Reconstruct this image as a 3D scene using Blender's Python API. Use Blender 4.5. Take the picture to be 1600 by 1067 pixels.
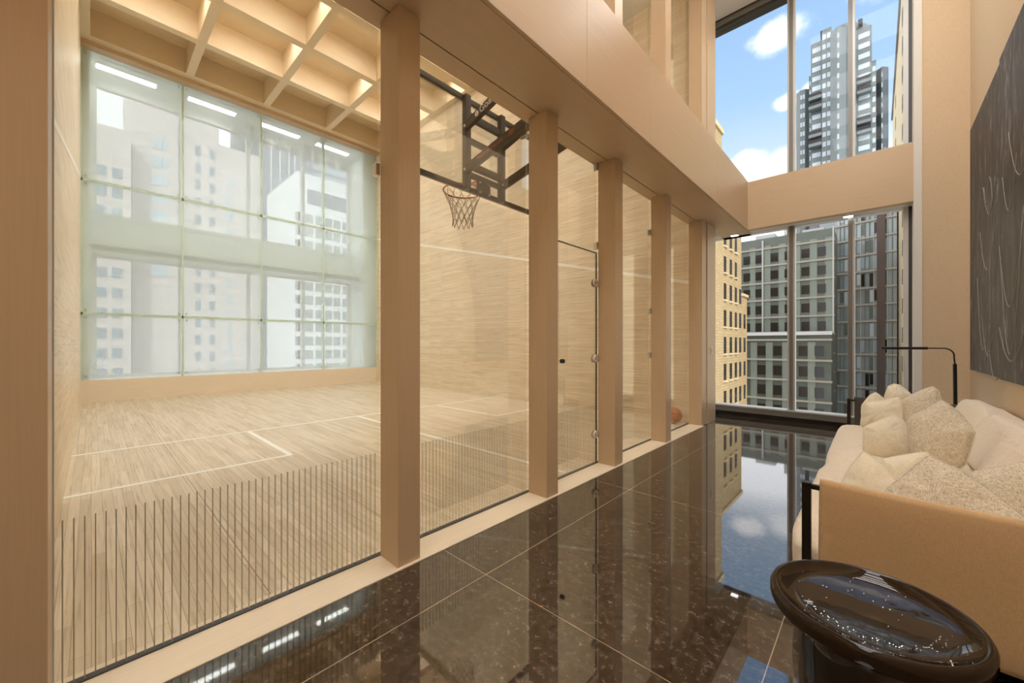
import bpy, bmesh, math, random
from mathutils import Vector, Matrix
random.seed(4)
S = bpy.context.scene
for o in list(bpy.data.objects): bpy.data.objects.remove(o)

# ---------------------------------------------------------------- camera
F, CX, CY, H = 612.0, 800.0, 537.0, 1.21
TH = math.atan(570 / 612.0)
ct, st = math.cos(TH), math.sin(TH)
cd = bpy.data.cameras.new('camera'); cam = bpy.data.objects.new('camera', cd)
S.collection.objects.link(cam); S.camera = cam
cam.location = (0, 0, H); cam.rotation_euler = (math.pi / 2, 0, TH)
cd.sensor_width = 36; cd.lens = 36 * F / 1600; cd.clip_end = 2000; cd.clip_start = .02
cd.shift_y = (CY - 533.5) / 1600

# ---------------------------------------------------------------- world: blue sky with bright clouds
W = bpy.data.worlds.new('sky'); S.world = W; W.use_nodes = True
nt = W.node_tree; nt.nodes.clear()
def wn(t, **k):
    n = nt.nodes.new(t)
    for a, b in k.items(): setattr(n, a, b)
    return n
out = wn('ShaderNodeOutputWorld'); bg = wn('ShaderNodeBackground')
tc = wn('ShaderNodeTexCoord'); sep = wn('ShaderNodeSeparateXYZ')
nt.links.new(tc.outputs['Generated'], sep.inputs[0])
grad = wn('ShaderNodeValToRGB')
nt.links.new(sep.outputs['Z'], grad.inputs[0])
cr = grad.color_ramp
cr.elements[0].position = 0.3; cr.elements[0].color = (2.0, 2.05, 2.15, 1)
cr.elements[1].position = .62; cr.elements[1].color = (.38, .62, 1.0, 1)
e = cr.elements.new(.36); e.color = (.74, .92, 1.15, 1)
e = cr.elements.new(.47); e.color = (.48, .73, 1.05, 1)
nz = wn('ShaderNodeTexNoise'); nz.inputs['Scale'].default_value = 9; nz.inputs['Detail'].default_value = 7; nz.inputs['Roughness'].default_value = .6
nt.links.new(tc.outputs['Generated'], nz.inputs['Vector'])
nb = wn('ShaderNodeTexNoise'); nb.inputs['Scale'].default_value = 2.2; nb.inputs['Detail'].default_value = 4
nt.links.new(tc.outputs['Generated'], nb.inputs['Vector'])
def wm(op, a, b=None):
    n = wn('ShaderNodeMath', operation=op)
    for i, v in enumerate((a, b)):
        if v is None: continue
        if isinstance(v, (int, float)): n.inputs[i].default_value = v
        else: nt.links.new(v, n.inputs[i])
    return n.outputs[0]
# a few separate clouds over the street at the end window (compass direction, size, flatness)
cov = None
for dx, dy, dz, rad in ((.01, .82, .57, .06), (-.13, .83, .545, .055), (-.118, .885, .45, .03), (-.08, .88, .46, .022), (-.125, .925, .355, .06), (-.19, .91, .37, .045), (.16, .83, .54, .05)):
    sb_ = wn('ShaderNodeVectorMath', operation='SUBTRACT'); nt.links.new(tc.outputs['Generated'], sb_.inputs[0]); sb_.inputs[1].default_value = (dx, dy, dz)
    ml = wn('ShaderNodeVectorMath', operation='MULTIPLY'); nt.links.new(sb_.outputs[0], ml.inputs[0]); ml.inputs[1].default_value = (1, 1, 1.9)
    ln_ = wn('ShaderNodeVectorMath', operation='LENGTH'); nt.links.new(ml.outputs[0], ln_.inputs[0])
    d_ = wm('SUBTRACT', 1.0, wm('DIVIDE', ln_.outputs['Value'], rad))
    cov = d_ if cov is None else wm('MAXIMUM', cov, d_)
cov = wm('MAXIMUM', cov, -1.0)
# overcast towards the west, overhead and behind the building
west = wm('MULTIPLY', wm('SUBTRACT', wm('MULTIPLY', sep.outputs['X'], -1.0), .42), 4.0)
east = wm('MULTIPLY', wm('SUBTRACT', wm('MULTIPLY', sep.outputs['Y'], -1.0), .1), 4.0)
top = wm('MULTIPLY', wm('SUBTRACT', sep.outputs['Z'], .68), 4.0)
cov = wm('MAXIMUM', wm('MAXIMUM', cov, wm('ADD', top, wm('SUBTRACT', nb.outputs['Fac'], .5))), wm('MAXIMUM', west, east))
val = wm('ADD', cov, wm('MULTIPLY', wm('SUBTRACT', nz.outputs['Fac'], .5), 1.8))
cm = wn('ShaderNodeMapRange'); cm.interpolation_type = 'SMOOTHSTEP'; cm.inputs[1].default_value = .0; cm.inputs[2].default_value = .75
nt.links.new(val, cm.inputs[0])
mixc = wn('ShaderNodeMix', data_type='RGBA'); mixc.inputs[7].default_value = (1.7, 1.72, 1.8, 1)
nt.links.new(cm.outputs[0], mixc.inputs[0]); nt.links.new(grad.outputs[0], mixc.inputs[6])
nt.links.new(mixc.outputs[2], bg.inputs[0]); bg.inputs[1].default_value = 1.0
nt.links.new(bg.outputs[0], out.inputs[0])

# ---------------------------------------------------------------- sun (behind the building, on the far facades)
sd = bpy.data.lights.new('sun', 'SUN'); sd.energy = 2.2; sd.angle = .12; sd.color = (1, .96, .9)
so = bpy.data.objects.new('sun', sd); S.collection.objects.link(so)
so.rotation_euler = Vector((1, -.75, 1.0)).to_track_quat('Z', 'Y').to_euler()
LED = 43.0        # strength of the strips in the court ceiling
SPOT = 12.0       # strength of the added corridor fill panels

S.view_settings.view_transform = 'Standard'; S.view_settings.look = 'None'
S.view_settings.gamma = 1; S.view_settings.use_curve_mapping = False
S.view_settings.exposure = 0.0
cy = S.cycles
cy.use_denoising = True; cy.max_bounces = 9; cy.diffuse_bounces = 5; cy.glossy_bounces = 4
cy.transparent_max_bounces = 16; cy.transmission_bounces = 4; cy.sample_clamp_indirect = 6
cy.use_adaptive_sampling = True; cy.adaptive_threshold = .02
cy.caustics_reflective = True; cy.blur_glossy = .6; cy.caustics_refractive = False

# ---------------------------------------------------------------- materials
def srgb(r, g, b):
    f = lambda v: (v / 255 / 12.92) if v <= 10 else ((v / 255 + .055) / 1.055) ** 2.4
    return (f(r), f(g), f(b), 1)
class Mat:
    def __init__(s, name):
        s.m = bpy.data.materials.new(name); s.m.use_nodes = True
        s.t = s.m.node_tree; s.b = s.t.nodes['Principled BSDF']; s.o = s.t.nodes['Material Output']
    def n(s, t, **k):
        x = s.t.nodes.new(t)
        for a, b in k.items(): setattr(x, a, b)
        return x
    def l(s, a, b): s.t.links.new(a, b)
    def coords(s, scale=(1, 1, 1), rot=(0, 0, 0)):
        tcn = s.n('ShaderNodeTexCoord'); g = s.n('ShaderNodeNewGeometry'); m = s.n('ShaderNodeMapping')
        m.inputs['Scale'].default_value = scale; m.inputs['Rotation'].default_value = rot
        s.l(g.outputs['Position'], m.inputs[0]); return m.outputs[0]
    def noise(s, vec, sc=1, det=4, rough=.5):
        x = s.n('ShaderNodeTexNoise'); x.inputs['Scale'].default_value = sc
        x.inputs['Detail'].default_value = det; x.inputs['Roughness'].default_value = rough
        s.l(vec, x.inputs['Vector']); return x.outputs['Fac']
    def ramp(s, f, cols):
        r = s.n('ShaderNodeValToRGB'); s.l(f, r.inputs[0]); e = r.color_ramp.elements
        e[0].position, e[0].color = cols[0]; e[1].position, e[1].color = cols[-1]
        for p, c in cols[1:-1]:
            q = e.new(p); q.color = c
        return r.outputs[0]
    def mix(s, f, a, b, mode='MIX'):
        x = s.n('ShaderNodeMix', data_type='RGBA', blend_type=mode)
        for i, v in ((0, f), (6, a), (7, b)):
            if hasattr(v, 'default_value') or hasattr(v, 'links'): s.l(v, x.inputs[i])
            else: x.inputs[i].default_value = v
        return x.outputs[2]
    def base(s, v):
        if hasattr(v, 'links'): s.l(v, s.b.inputs['Base Color'])
        else: s.b.inputs['Base Color'].default_value = v
    def set(s, **k):
        for a, v in k.items(): s.b.inputs[a.replace('_', ' ')].default_value = v
    def bump(s, h, strength=.2, dist=.002):
        x = s.n('ShaderNodeBump'); x.inputs['Strength'].default_value = strength; x.inputs['Distance'].default_value = dist
        s.l(h, x.inputs['Height']); s.l(x.outputs[0], s.b.inputs['Normal'])
    def math(s, op, a, b=0.0):
        x = s.n('ShaderNodeMath', operation=op)
        for i, v in enumerate((a, b)):
            if isinstance(v, (int, float)): x.inputs[i].default_value = v
            else: s.l(v, x.inputs[i])
        return x.outputs[0]
def plain(name, col, rough=.5, metal=0.0, noise=0.06, sc=20, spec=.5):
    m = Mat(name); f = m.noise(m.coords(), sc, 3)
    c2 = tuple(max(0, x * (1 - noise * 2)) for x in col[:3]) + (1,)
    m.base(m.mix(f, col, c2)); m.set(Roughness=rough, Metallic=metal); m.b.inputs['Specular IOR Level'].default_value = spec
    return m.m
def emis(name, col, st_):
    m = Mat(name); m.set(Roughness=.6); m.base((.8, .8, .8, 1)); m.b.inputs['Emission Color'].default_value = col
    m.b.inputs['Emission Strength'].default_value = st_; return m.m

def veneer(name, col, gscale):       # fine straight grain
    m = Mat(name); v = m.coords(gscale); f = m.noise(v, 1, 5, .6); g = m.noise(m.coords((.6, .6, .5)), 1, 2)
    dark = tuple(x * .80 for x in col[:3]) + (1,)
    a = m.mix(f, dark, col); b = m.mix(m.math('MULTIPLY', g, .25), a, tuple(x * .85 for x in col[:3]) + (1,))
    m.base(b); m.set(Roughness=.38); m.bump(f, .08, .001); return m.m
VEN = srgb(208, 180, 146)
wood = veneer('veneer_vertical_grain', VEN, (110, 110, 3))
wood_h = veneer('veneer_long_grain', VEN, (60, 2.5, 60))
wood_x = veneer('veneer_cross_grain', VEN, (3, 60, 60))
sillwood = veneer('maple_sill', srgb(238, 222, 196), (70, 2, 70))
coffer = veneer('coffer_plywood', srgb(236, 214, 178), (40, 3, 40))

def planked(name, cols, axis, bw, bl, rough, spec=.4):
    """boards: brick texture laid along an axis; axis 'x' on floor, 'xz' on walls running along X, 'yz' on walls along Y"""
    m = Mat(name); g = m.n('ShaderNodeNewGeometry'); s = m.n('ShaderNodeSeparateXYZ'); m.l(g.outputs['Position'], s.inputs[0])
    c = m.n('ShaderNodeCombineXYZ')
    a, b = {'x': ('X', 'Y'), 'xz': ('X', 'Z'), 'yz': ('Y', 'Z')}[axis]
    m.l(s.outputs[a], c.inputs[0]); m.l(s.outputs[b], c.inputs[1])
    br = m.n('ShaderNodeTexBrick'); m.l(c.outputs[0], br.inputs['Vector'])
    br.inputs['Scale'].default_value = 1; br.inputs['Brick Width'].default_value = bl; br.inputs['Row Height'].default_value = bw
    br.inputs['Mortar Size'].default_value = .0012; br.inputs['Mortar Smooth'].default_value = .1; br.offset_frequency = 2; br.offset = .37
    br.inputs['Color1'].default_value = cols[0]; br.inputs['Color2'].default_value = cols[1]; br.inputs['Mortar'].default_value = cols[2]
    mp_ = m.n('ShaderNodeMapping'); mp_.inputs['Scale'].default_value = (1.8, 70, 1); m.l(c.outputs[0], mp_.inputs[0])
    f = m.noise(mp_.outputs[0], 1, 6, .65)
    st_ = m.ramp(f, [(.30, (.60, .52, .42, 1)), (.45, (.92, .89, .84, 1)), (.6, (1, 1, 1, 1))])
    m.base(m.mix(1.0, br.outputs['Color'], st_, 'MULTIPLY')); m.set(Roughness=rough); m.b.inputs['Specular IOR Level'].default_value = spec
    return m
ws = planked('court_wall_maple', (srgb(240, 228, 204), srgb(230, 214, 186), srgb(206, 184, 148)), 'xz', .06, 1.4, .42).m
wfl = planked('court_floor_maple', (srgb(228, 216, 194), srgb(208, 194, 168), srgb(166, 148, 120)), 'x', .057, .75, .34)
# a few wider dark gaps between boards
g = wfl.n('ShaderNodeNewGeometry'); s_ = wfl.n('ShaderNodeSeparateXYZ'); wfl.l(g.outputs['Position'], s_.inputs[0])
gap = wfl.math('LESS_THAN', wfl.math('FRACT', wfl.math('DIVIDE', wfl.math('ADD', s_.outputs['Y'], .21), .798)), .0052)
prev = wfl.b.inputs['Base Color'].links[0].from_socket
wfl.base(wfl.mix(gap, prev, srgb(112, 92, 66)))
wfl = wfl.m

# black granite with brown flecks, joints at X = -1.5 + 1.2 k and Y = 1.41 + 1.63 k
gr = Mat('black_granite'); v = gr.coords()
f1 = gr.noise(v, 27, 8, .78); f2 = gr.noise(v, 3.2, 4, .6); vo = gr.n('ShaderNodeTexVoronoi'); vo.inputs['Scale'].default_value = 75; gr.l(v, vo.inputs['Vector'])
c1 = gr.ramp(f1, [(.36, (.003, .0025, .002, 1)), (.47, (.026, .018, .012, 1)), (.57, (.08, .058, .042, 1)), (.67, (.2, .168, .135, 1))])
c2 = gr.mix(gr.math('MULTIPLY', gr.math('LESS_THAN', vo.outputs['Distance'], .22), .35), c1, (.075, .055, .042, 1))
c3 = gr.mix(gr.ramp(f2, [(.46, (0, 0, 0, 1)), (.75, (.7, .7, .7, 1))]), c2, (.004, .003, .003, 1))
gg = gr.n('ShaderNodeNewGeometry'); sx = gr.n('ShaderNodeSeparateXYZ'); gr.l(gg.outputs['Position'], sx.inputs[0])
def joint(ax, off, step, w):
    return gr.math('LESS_THAN', gr.math('FRACT', gr.math('DIVIDE', gr.math('ADD', sx.outputs[ax], off + w / 2 + 60 * step), step)), w / step)
jj = gr.math('MAXIMUM', joint('X', 1.5, 1.2, .0035), joint('Y', -1.41, 1.63, .0025))
gr.base(gr.mix(jj, c3, srgb(176, 160, 140))); gr.set(Roughness=.025, IOR=2.3)
granite = gr.m

wallpaper = Mat('woven_wallcovering'); v = wallpaper.coords((30, 30, 260)); f = wallpaper.noise(v, 1, 4, .6)
v2 = wallpaper.coords((260, 260, 20)); f_2 = wallpaper.noise(v2, 1, 3, .6)
wallpaper.base(wallpaper.mix(wallpaper.math('MULTIPLY', wallpaper.math('ADD', f, f_2), .5), srgb(196, 170, 136), srgb(238, 218, 188)))
wallpaper.set(Roughness=.75); wallpaper.bump(f, .15, .002); wallpaper = wallpaper.m

white = plain('white_paint', srgb(232, 230, 226), .6, noise=.02)
greenwhite = plain('pale_green_paint', srgb(236, 240, 236), .6, noise=.02)
grey_metal = plain('grey_window_metal', srgb(128, 126, 122), .42, .3, .03)
light_metal = plain('pale_window_metal', srgb(205, 205, 203), .42, .2, .03)
dark_metal = plain('dark_window_metal', srgb(72, 72, 72), .4, .3, .03)
black_metal = plain('black_powder_coat', srgb(22, 20, 19), .38, .2, .05)
bronze = plain('dark_bronze_frame', srgb(44, 37, 31), .35, .5, .05)
chrome = plain('brushed_steel', srgb(205, 203, 198), .28, .9, .04)
paintwhite = plain('court_line_paint', srgb(248, 246, 240), .5, noise=.01)
clipwhite = plain('white_hinge_cap', srgb(225, 215, 200), .4, noise=.03)
orange = plain('orange_rim_steel', srgb(196, 92, 58), .4, .1)
netmat = plain('net_cord', srgb(206, 186, 160), .8)
rednet = plain('red_white_label', srgb(178, 60, 50), .5)
labelwhite = plain('white_label', srgb(235, 228, 218), .5, noise=.01)
ledm = emis('led_diffuser', (1, .985, .96, 1), LED)
fillm = emis('fill_diffuser', (1, .975, .94, 1), SPOT)
gaplm = emis('gap_light_diffuser', (1, .99, .96, 1), 11)
downm = emis('downlight_diffuser', (1, .96, .9, 1), 6)

def glass(name, tint, veil=0.0, veilcol=(.8, .9, .85, 1), ior=1.5, gloss=1.0, stripes=None):
    m = Mat(name); m.t.nodes.remove(m.b)
    tr = m.n('ShaderNodeBsdfTransparent'); tr.inputs[0].default_value = tint
    gl = m.n('ShaderNodeBsdfGlossy'); gl.inputs['Roughness'].default_value = .01; gl.inputs['Color'].default_value = (1, 1, 1, 1)
    fr = m.n('ShaderNodeFresnel'); fr.inputs[0].default_value = ior
    cur = tr.outputs[0]
    def blend(fac, a, b):
        x = m.n('ShaderNodeMixShader')
        if isinstance(fac, (int, float)): x.inputs[0].default_value = fac
        else: m.l(fac, x.inputs[0])
        m.l(a, x.inputs[1]); m.l(b, x.inputs[2]); return x.outputs[0]
    if veil:
        df = m.n('ShaderNodeBsdfDiffuse'); df.inputs[0].default_value = veilcol
        tl = m.n('ShaderNodeBsdfTranslucent'); tl.inputs[0].default_value = veilcol
        cur = blend(veil, cur, blend(.5, df.outputs[0], tl.outputs[0]))
    if stripes:
        g_ = m.n('ShaderNodeNewGeometry'); s2 = m.n('ShaderNodeSeparateXYZ'); m.l(g_.outputs['Position'], s2.inputs[0])
        a = m.math('LESS_THAN', m.math('FRACT', m.math('DIVIDE', m.math('ADD', s2.outputs['Y'], 5), stripes)), .13)
        b = m.math('LESS_THAN', s2.outputs['Z'], .59)
        df = m.n('ShaderNodeBsdfDiffuse'); df.inputs[0].default_value = srgb(150, 140, 112)
        cur = blend(m.math('MULTIPLY', m.math('MULTIPLY', a, b), .62), cur, df.outputs[0])
    cur = blend(m.math('MULTIPLY', fr.outputs[0], gloss), cur, gl.outputs[0])
    m.l(cur, m.o.inputs[0]); return m.m
clear = glass('clear_glass', (.985, .99, .988, 1), gloss=.08)
courtglass = glass('partition_glass', (.985, .99, .982, 1), gloss=.22)
stripeglass = glass('etched_stripe_glass', (.985, .99, .982, 1), gloss=.22, stripes=.0265)
frostglass = glass('veiled_front_glass', (.95, .98, .975, 1), veil=.34, veilcol=(.88, .94, .97, 1), gloss=.12)
boardglass = glass('backboard_glass', (.96, .97, .96, 1), gloss=.4)
glassedge = plain('green_glass_edge', srgb(206, 226, 212), .3, noise=.03)

# ---------------------------------------------------------------- mesh helpers
C = S.collection
class MB:
    def __init__(s): s.v = []; s.f = []; s.mi = []; s.cur = 0
    def add(s, vs, fs):
        n = len(s.v); s.v += [tuple(p) for p in vs]
        for f in fs: s.f.append([i + n for i in f]); s.mi.append(s.cur)
        return s
    def box(s, x0, x1, y0, y1, z0, z1):
        x0, x1 = sorted((x0, x1)); y0, y1 = sorted((y0, y1)); z0, z1 = sorted((z0, z1))
        vs = [(x, y, z) for z in (z0, z1) for y in (y0, y1) for x in (x0, x1)]
        return s.add(vs, [(0, 2, 3, 1), (4, 5, 7, 6), (0, 1, 5, 4), (2, 6, 7, 3), (0, 4, 6, 2), (1, 3, 7, 5)])
    def rbox(s, x0, x1, y0, y1, z0, z1, r):
        """box with rounded edges"""
        bm = bmesh.new(); bmesh.ops.create_cube(bm, size=1)
        bmesh.ops.scale(bm, vec=(x1 - x0, y1 - y0, z1 - z0), verts=bm.verts)
        bmesh.ops.translate(bm, vec=((x0 + x1) / 2, (y0 + y1) / 2, (z0 + z1) / 2), verts=bm.verts)
        bmesh.ops.bevel(bm, geom=bm.edges[:] + bm.verts[:], offset=r, segments=3, affect='EDGES', profile=.5)
        bm.verts.index_update(); vs = [v.co[:] for v in bm.verts]; fs = [[v.index for v in f.verts] for f in bm.faces]
        bm.free(); return s.add(vs, fs)
    def tube(s, pts, r, n=10, closed=False, cap=True):
        pts = [Vector(p) for p in pts]; m = len(pts); rr = r if isinstance(r, (list, tuple)) else [r] * m
        rings = []; prev = None
        for i, p in enumerate(pts):
            if closed: t = pts[(i + 1) % m] - pts[i - 1]
            else: t = pts[min(i + 1, m - 1)] - pts[max(i - 1, 0)]
            t.normalize()
            if prev is None: a = t.orthogonal().normalized()
            else:
                a = prev - t * prev.dot(t)
                a = a.normalized() if a.length > 1e-6 else t.orthogonal().normalized()
            prev = a; b = t.cross(a)
            rings.append([p + (a * math.cos(2 * math.pi * k / n) + b * math.sin(2 * math.pi * k / n)) * rr[i] for k in range(n)])
        vs = [v for g_ in rings for v in g_]; fs = []
        for i in range(m if closed else m - 1):
            j = (i + 1) % m
            for k in range(n): fs.append((i * n + k, i * n + (k + 1) % n, j * n + (k + 1) % n, j * n + k))
        if cap and not closed:
            fs.append(tuple(range(n - 1, -1, -1))); fs.append(tuple((m - 1) * n + k for k in range(n)))
        return s.add(vs, fs)
    def lathe(s, prof, c, n=48, cap0=False, cap1=False):
        vs = []; fs = []
        for r, z in prof:
            for k in range(n):
                a = 2 * math.pi * k / n; vs.append((c[0] + r * math.cos(a), c[1] + r * math.sin(a), c[2] + z))
        for i in range(len(prof) - 1):
            for k in range(n): fs.append((i * n + k, i * n + (k + 1) % n, (i + 1) * n + (k + 1) % n, (i + 1) * n + k))
        if cap0: fs.append(tuple(range(n - 1, -1, -1)))
        if cap1: fs.append(tuple((len(prof) - 1) * n + k for k in range(n)))
        return s.add(vs, fs)
    def prism(s, poly, z0, z1):
        n = len(poly); vs = [(x, y, z0) for x, y in poly] + [(x, y, z1) for x, y in poly]
        fs = [tuple(range(n - 1, -1, -1)), tuple(range(n, 2 * n))] + [(i, (i + 1) % n, n + (i + 1) % n, n + i) for i in range(n)]
        return s.add(vs, fs)
    def bar(s, a, b, w, h):
        """rectangular bar from a to b; w across, h in the upright sense"""
        a = Vector(a); b = Vector(b); t = (b - a).normalized(); up = Vector((0, 0, 1))
        if abs(t.dot(up)) > .95: up = Vector((0, 1, 0))
        sd_ = t.cross(up).normalized(); u = sd_.cross(t).normalized()
        vs = [p + sd_ * i * w / 2 + u * j * h / 2 for p in (a, b) for i, j in ((-1, -1), (1, -1), (1, 1), (-1, 1))]
        return s.add(vs, [(3, 2, 1, 0), (4, 5, 6, 7), (0, 1, 5, 4), (1, 2, 6, 5), (2, 3, 7, 6), (3, 0, 4, 7)])
    def build(s, name, mats, parent=None, origin=None, smooth=False, bevel=0):
        me = bpy.data.meshes.new(name)
        if parent is not None: org = Vector(parent['_o'])
        elif origin is not None: org = Vector(origin)
        else:
            xs, ys, zs = zip(*s.v); org = Vector(((min(xs) + max(xs)) / 2, (min(ys) + max(ys)) / 2, min(zs)))
        me.from_pydata([tuple(Vector(v) - org) for v in s.v], [], s.f)
        mats = mats if isinstance(mats, (list, tuple)) else [mats]
        for m in mats: me.materials.append(m)
        for p, i in zip(me.polygons, s.mi): p.material_index = i; p.use_smooth = smooth
        me.update(); o = bpy.data.objects.new(name, me); C.objects.link(o)
        if parent is not None: o.parent = parent
        else: o.location = org
        o['_o'] = tuple(org)
        if bevel:
            b = o.modifiers.new('bevel', 'BEVEL'); b.width = bevel; b.segments = 2; b.limit_method = 'ANGLE'
        if smooth:
            bm = bmesh.new(); bm.from_mesh(me); bmesh.ops.recalc_face_normals(bm, faces=bm.faces); bm.to_mesh(me); bm.free()
        return o
def tag(o, label=None, cat=None, group=None, kind=None):
    for k, v in (('label', label), ('category', cat), ('group', group), ('kind', kind)):
        if v: o[k] = v
    return o
def thing(name, loc, label, cat, group=None, kind=None):
    o = bpy.data.objects.new(name, None); C.objects.link(o); o.location = loc; o['_o'] = tuple(loc)
    o.empty_display_size = .1
    return tag(o, label, cat, group, kind)
def struct(name, loc): return thing(name, loc, None, None, None, 'structure')
def box(name, m, b, parent=None, bevel=0, **k):
    o = MB().box(*b).build(name, m, parent, bevel=bevel); return tag(o, **k)
def ray(u): r = (u - CX) / F; return (r * ct - st, r * st + ct)
def at_y(u, v, Y):
    a = ray(u); d = Y / a[1]; return (a[0] * d, Y, H + (CY - v) / F * d)
def at_x(u, v, X):
    a = ray(u); d = X / a[0]; return (X, a[1] * d, H + (CY - v) / F * d)

# ================================================================ SETTING
GX = -2.085                    # partition glass
FW = -11.83                    # front wall glass of the court
OW = -12.9                     # outer facade beyond it
Y0, Y1 = -.15, 6.28            # court side walls
CT = 7.32                      # underside of the coffers
tag(MB().box(-1.862, 1.3, -6, 7.62, -.3, 0).box(-3.4, -1.862, 6.74, 7.62, -.3, 0).build('floor', granite), kind='structure')
cf = tag(MB().box(OW, -2.11, Y0 - .1, Y1 + .1, -.3, 0).build('floor', wfl), kind='structure')
def line(x0, x1, y0, y1):
    MB().box(x0, x1, y0, y1, 0, .0025).build('court_line', paintwhite, cf)
w_ = .05
line(-6.34 - w_ / 2, -6.34 + w_ / 2, Y0, Y1)                       # short line
line(-6.314, -2.12, 3.03 - w_ / 2, 3.03 + w_ / 2)                   # half court line
line(-4.69, -4.64, Y0, 1.50); line(-6.314, -4.691, 1.451, 1.50)       # service boxes
line(-4.69, -4.64, 4.60, Y1); line(-6.314, -4.691, 4.601, 4.65)
# side walls of the court
wl = tag(MB().box(OW, -2.12, Y0 - .25, Y0, 0, 8.2).build('wall_left', ws), kind='structure')
wr = tag(MB().box(OW, -2.125, Y1, 6.74, 0, 8.2).build('wall_right', ws), kind='structure')
for nm, par, y, d in (('out_line', wl, Y0, .003), ('out_line', wr, Y1, -.003)):
    m = MB(); a = (FW, 4.57); b = (-2.12, 2.13); h = .05
    ys = sorted((y, y + d))
    m.add([(x, yy, z + k) for yy in ys for (x, z) in (a, b) for k in (0, h)], [(0, 2, 3, 1), (4, 5, 7, 6), (0, 1, 5, 4), (2, 6, 7, 3), (0, 4, 6, 2), (1, 3, 7, 5)])
    m.build(nm, paintwhite, par)
# corridor walls, end return, ceiling, back
tag(MB().box(.82, 1.1, -6, 7.62, 0, 6.95).build('wall_right', wallpaper), kind='structure')
tag(MB().box(.42, .82, 7.18, 7.62, 0, 6.8).build('wall_far', wallpaper), kind='structure')
tag(MB().box(.345, .42, 7.17, 7.62, 0, 6.8).build('trim_1', white), kind='structure')
tag(MB().box(-3.4, 1.3, -6.2, -6, 0, 6.95).build('wall_back', wallpaper), kind='structure')
tag(MB().box(-2.12, -1.88, -6.0, -.22, 0, 6.8).build('wall_left', wallpaper), kind='structure')
tag(MB().box(-3.45, -3.25, 6.74, 7.62, 0, 6.95).build('wall_left', white), kind='structure')
ce = tag(MB().box(-3.4, 1.3, -6, 7.62, 6.8, 7.0).build('ceiling', white), kind='structure')
tag(MB().box(-13.2, 1.3, -6.2, 7.9, 8.25, 8.5).build('ceiling', white), kind='structure')
tag(MB().box(-2.12, -1.52, -6, 6.3, 6.8, 8.25).build('wall_left', wood_h), kind='structure')
MB().box(-3.25, .3, 7.38, 7.41, 6.79, 6.8).build('shadow_gap', dark_metal, ce)

# sill under the partition
tag(MB().box(-2.14, -1.86, -.09, 6.14, -.05, .004).build('trim_2', sillwood), kind='structure')
tag(MB().box(-2.1, -2.07, -.09, 6.13, .004, .010).build('trim_3', dark_metal), kind='structure')

# ------------------------------------------------ columns (they run past the beam to the upper level)
cols = [(-.26, -.092, 'pale wooden column at the left edge of the photo, cut by the frame'),
        (1.122, 1.262, 'nearest full wooden column, left of the basketball hoop'),
        (2.421, 2.566, 'wooden column just right of the basketball hoop, hiding half the backboard'),
        (3.505, 3.665, 'wooden column on which the glass door with three oval hinges hangs'),
        (4.775, 4.94, 'wooden column between the hinged glass door bay and the basketball on the floor')]
for y0, y1, lab in cols:
    o = MB().box(-2.07, -1.882, y0, y1, 0, 3.039).build('wooden_column', wood, bevel=.003)
    tag(o, lab, 'column', 'columns of the glass partition')
for y0, y1, lab in ((3.505, 3.665, 'upper level wooden column, left of the two seen above the long beam'), (4.775, 4.94, 'upper level wooden column, right of the two seen above the long beam')):
    tag(MB().box(-2.07, -1.882, y0, y1, 3.821, 6.799).build('wooden_column', wood, bevel=.003), lab, 'column', 'upper columns above the long beam')
pu = thing('wooden_pier', (-1.97, 6.43, 3.82), 'upper level wooden pier beside the tall sky window, standing on the long beam', 'pier')
MB().box(-2.07, -1.882, 6.12, 6.33, 3.821, 6.799).build('post', wood, pu, bevel=.003)
MB().box(-2.055, -1.872, 6.335, 6.742, 3.821, 6.799).build('panel', wood, pu, bevel=.002)
pr = thing('wooden_pier', (-1.97, 6.43, 0), 'wide wooden pier at floor level ending the court wall, with a small light switch', 'pier')
MB().box(-2.07, -1.882, 6.12, 6.33, 0, 3.039).build('post', wood, pr, bevel=.003)
MB().box(-2.055, -1.872, 6.335, 6.742, 0, 3.039).build('panel', wood, pr, bevel=.002)
ls = thing('light_switch', (-1.87, 6.53, 1.1), 'small white rectangular light switch on the wide wooden pier', 'light switch')
MB().rbox(-1.872, -1.864, 6.50, 6.57, 1.05, 1.16, .002).build('plate', white, ls)
MB().rbox(-1.865, -1.859, 6.518, 6.552, 1.075, 1.135, .002).build('rocker', light_metal, ls)

# ------------------------------------------------ beams
b = thing('wooden_beam', (-1.8, 3.4, 3.04), 'long deep wooden beam carried over the row of columns beside the corridor', 'beam')
ys = [-6, -.1, 2.42, 3.49, 5.55, 7.62]
for i in range(len(ys) - 1):
    MB().box(-1.545, -1.52, ys[i] + .0015, ys[i + 1] - .0015, 3.043, 3.82).build('face_panel', wood_h, b, bevel=.0015)
m = MB().box(-1.965, -1.545, -6, 7.62, 3.04, 3.815).box(-2.12, -1.975, -6, 6.28, 3.04, 3.815).box(-1.975, -1.965, -6, 7.62, 3.05, 3.815)
m.build('core', wood_h, b)
MB().box(-1.974, -1.966, -6, 6.1, 3.0475, 3.05).build('shadow_gap', dark_metal, b)
b2 = thing('wooden_beam', (-.6, 7.25, 3.04), 'cross beam in front of the tall end window, between its upper and lower halves', 'beam')
MB().box(-1.518, .345, 7.18, 7.3, 3.04, 3.80).build('face_panel', veneer('fabric_beam', srgb(222, 196, 162), (4, 60, 80)), b2)
MB().box(-1.518, .345, 7.3, 7.47, 3.045, 3.78).build('core', white, b2)
MB().box(-3.25, -1.52, 7.3, 7.47, 3.045, 3.78).build('core', white, b2)

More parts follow.
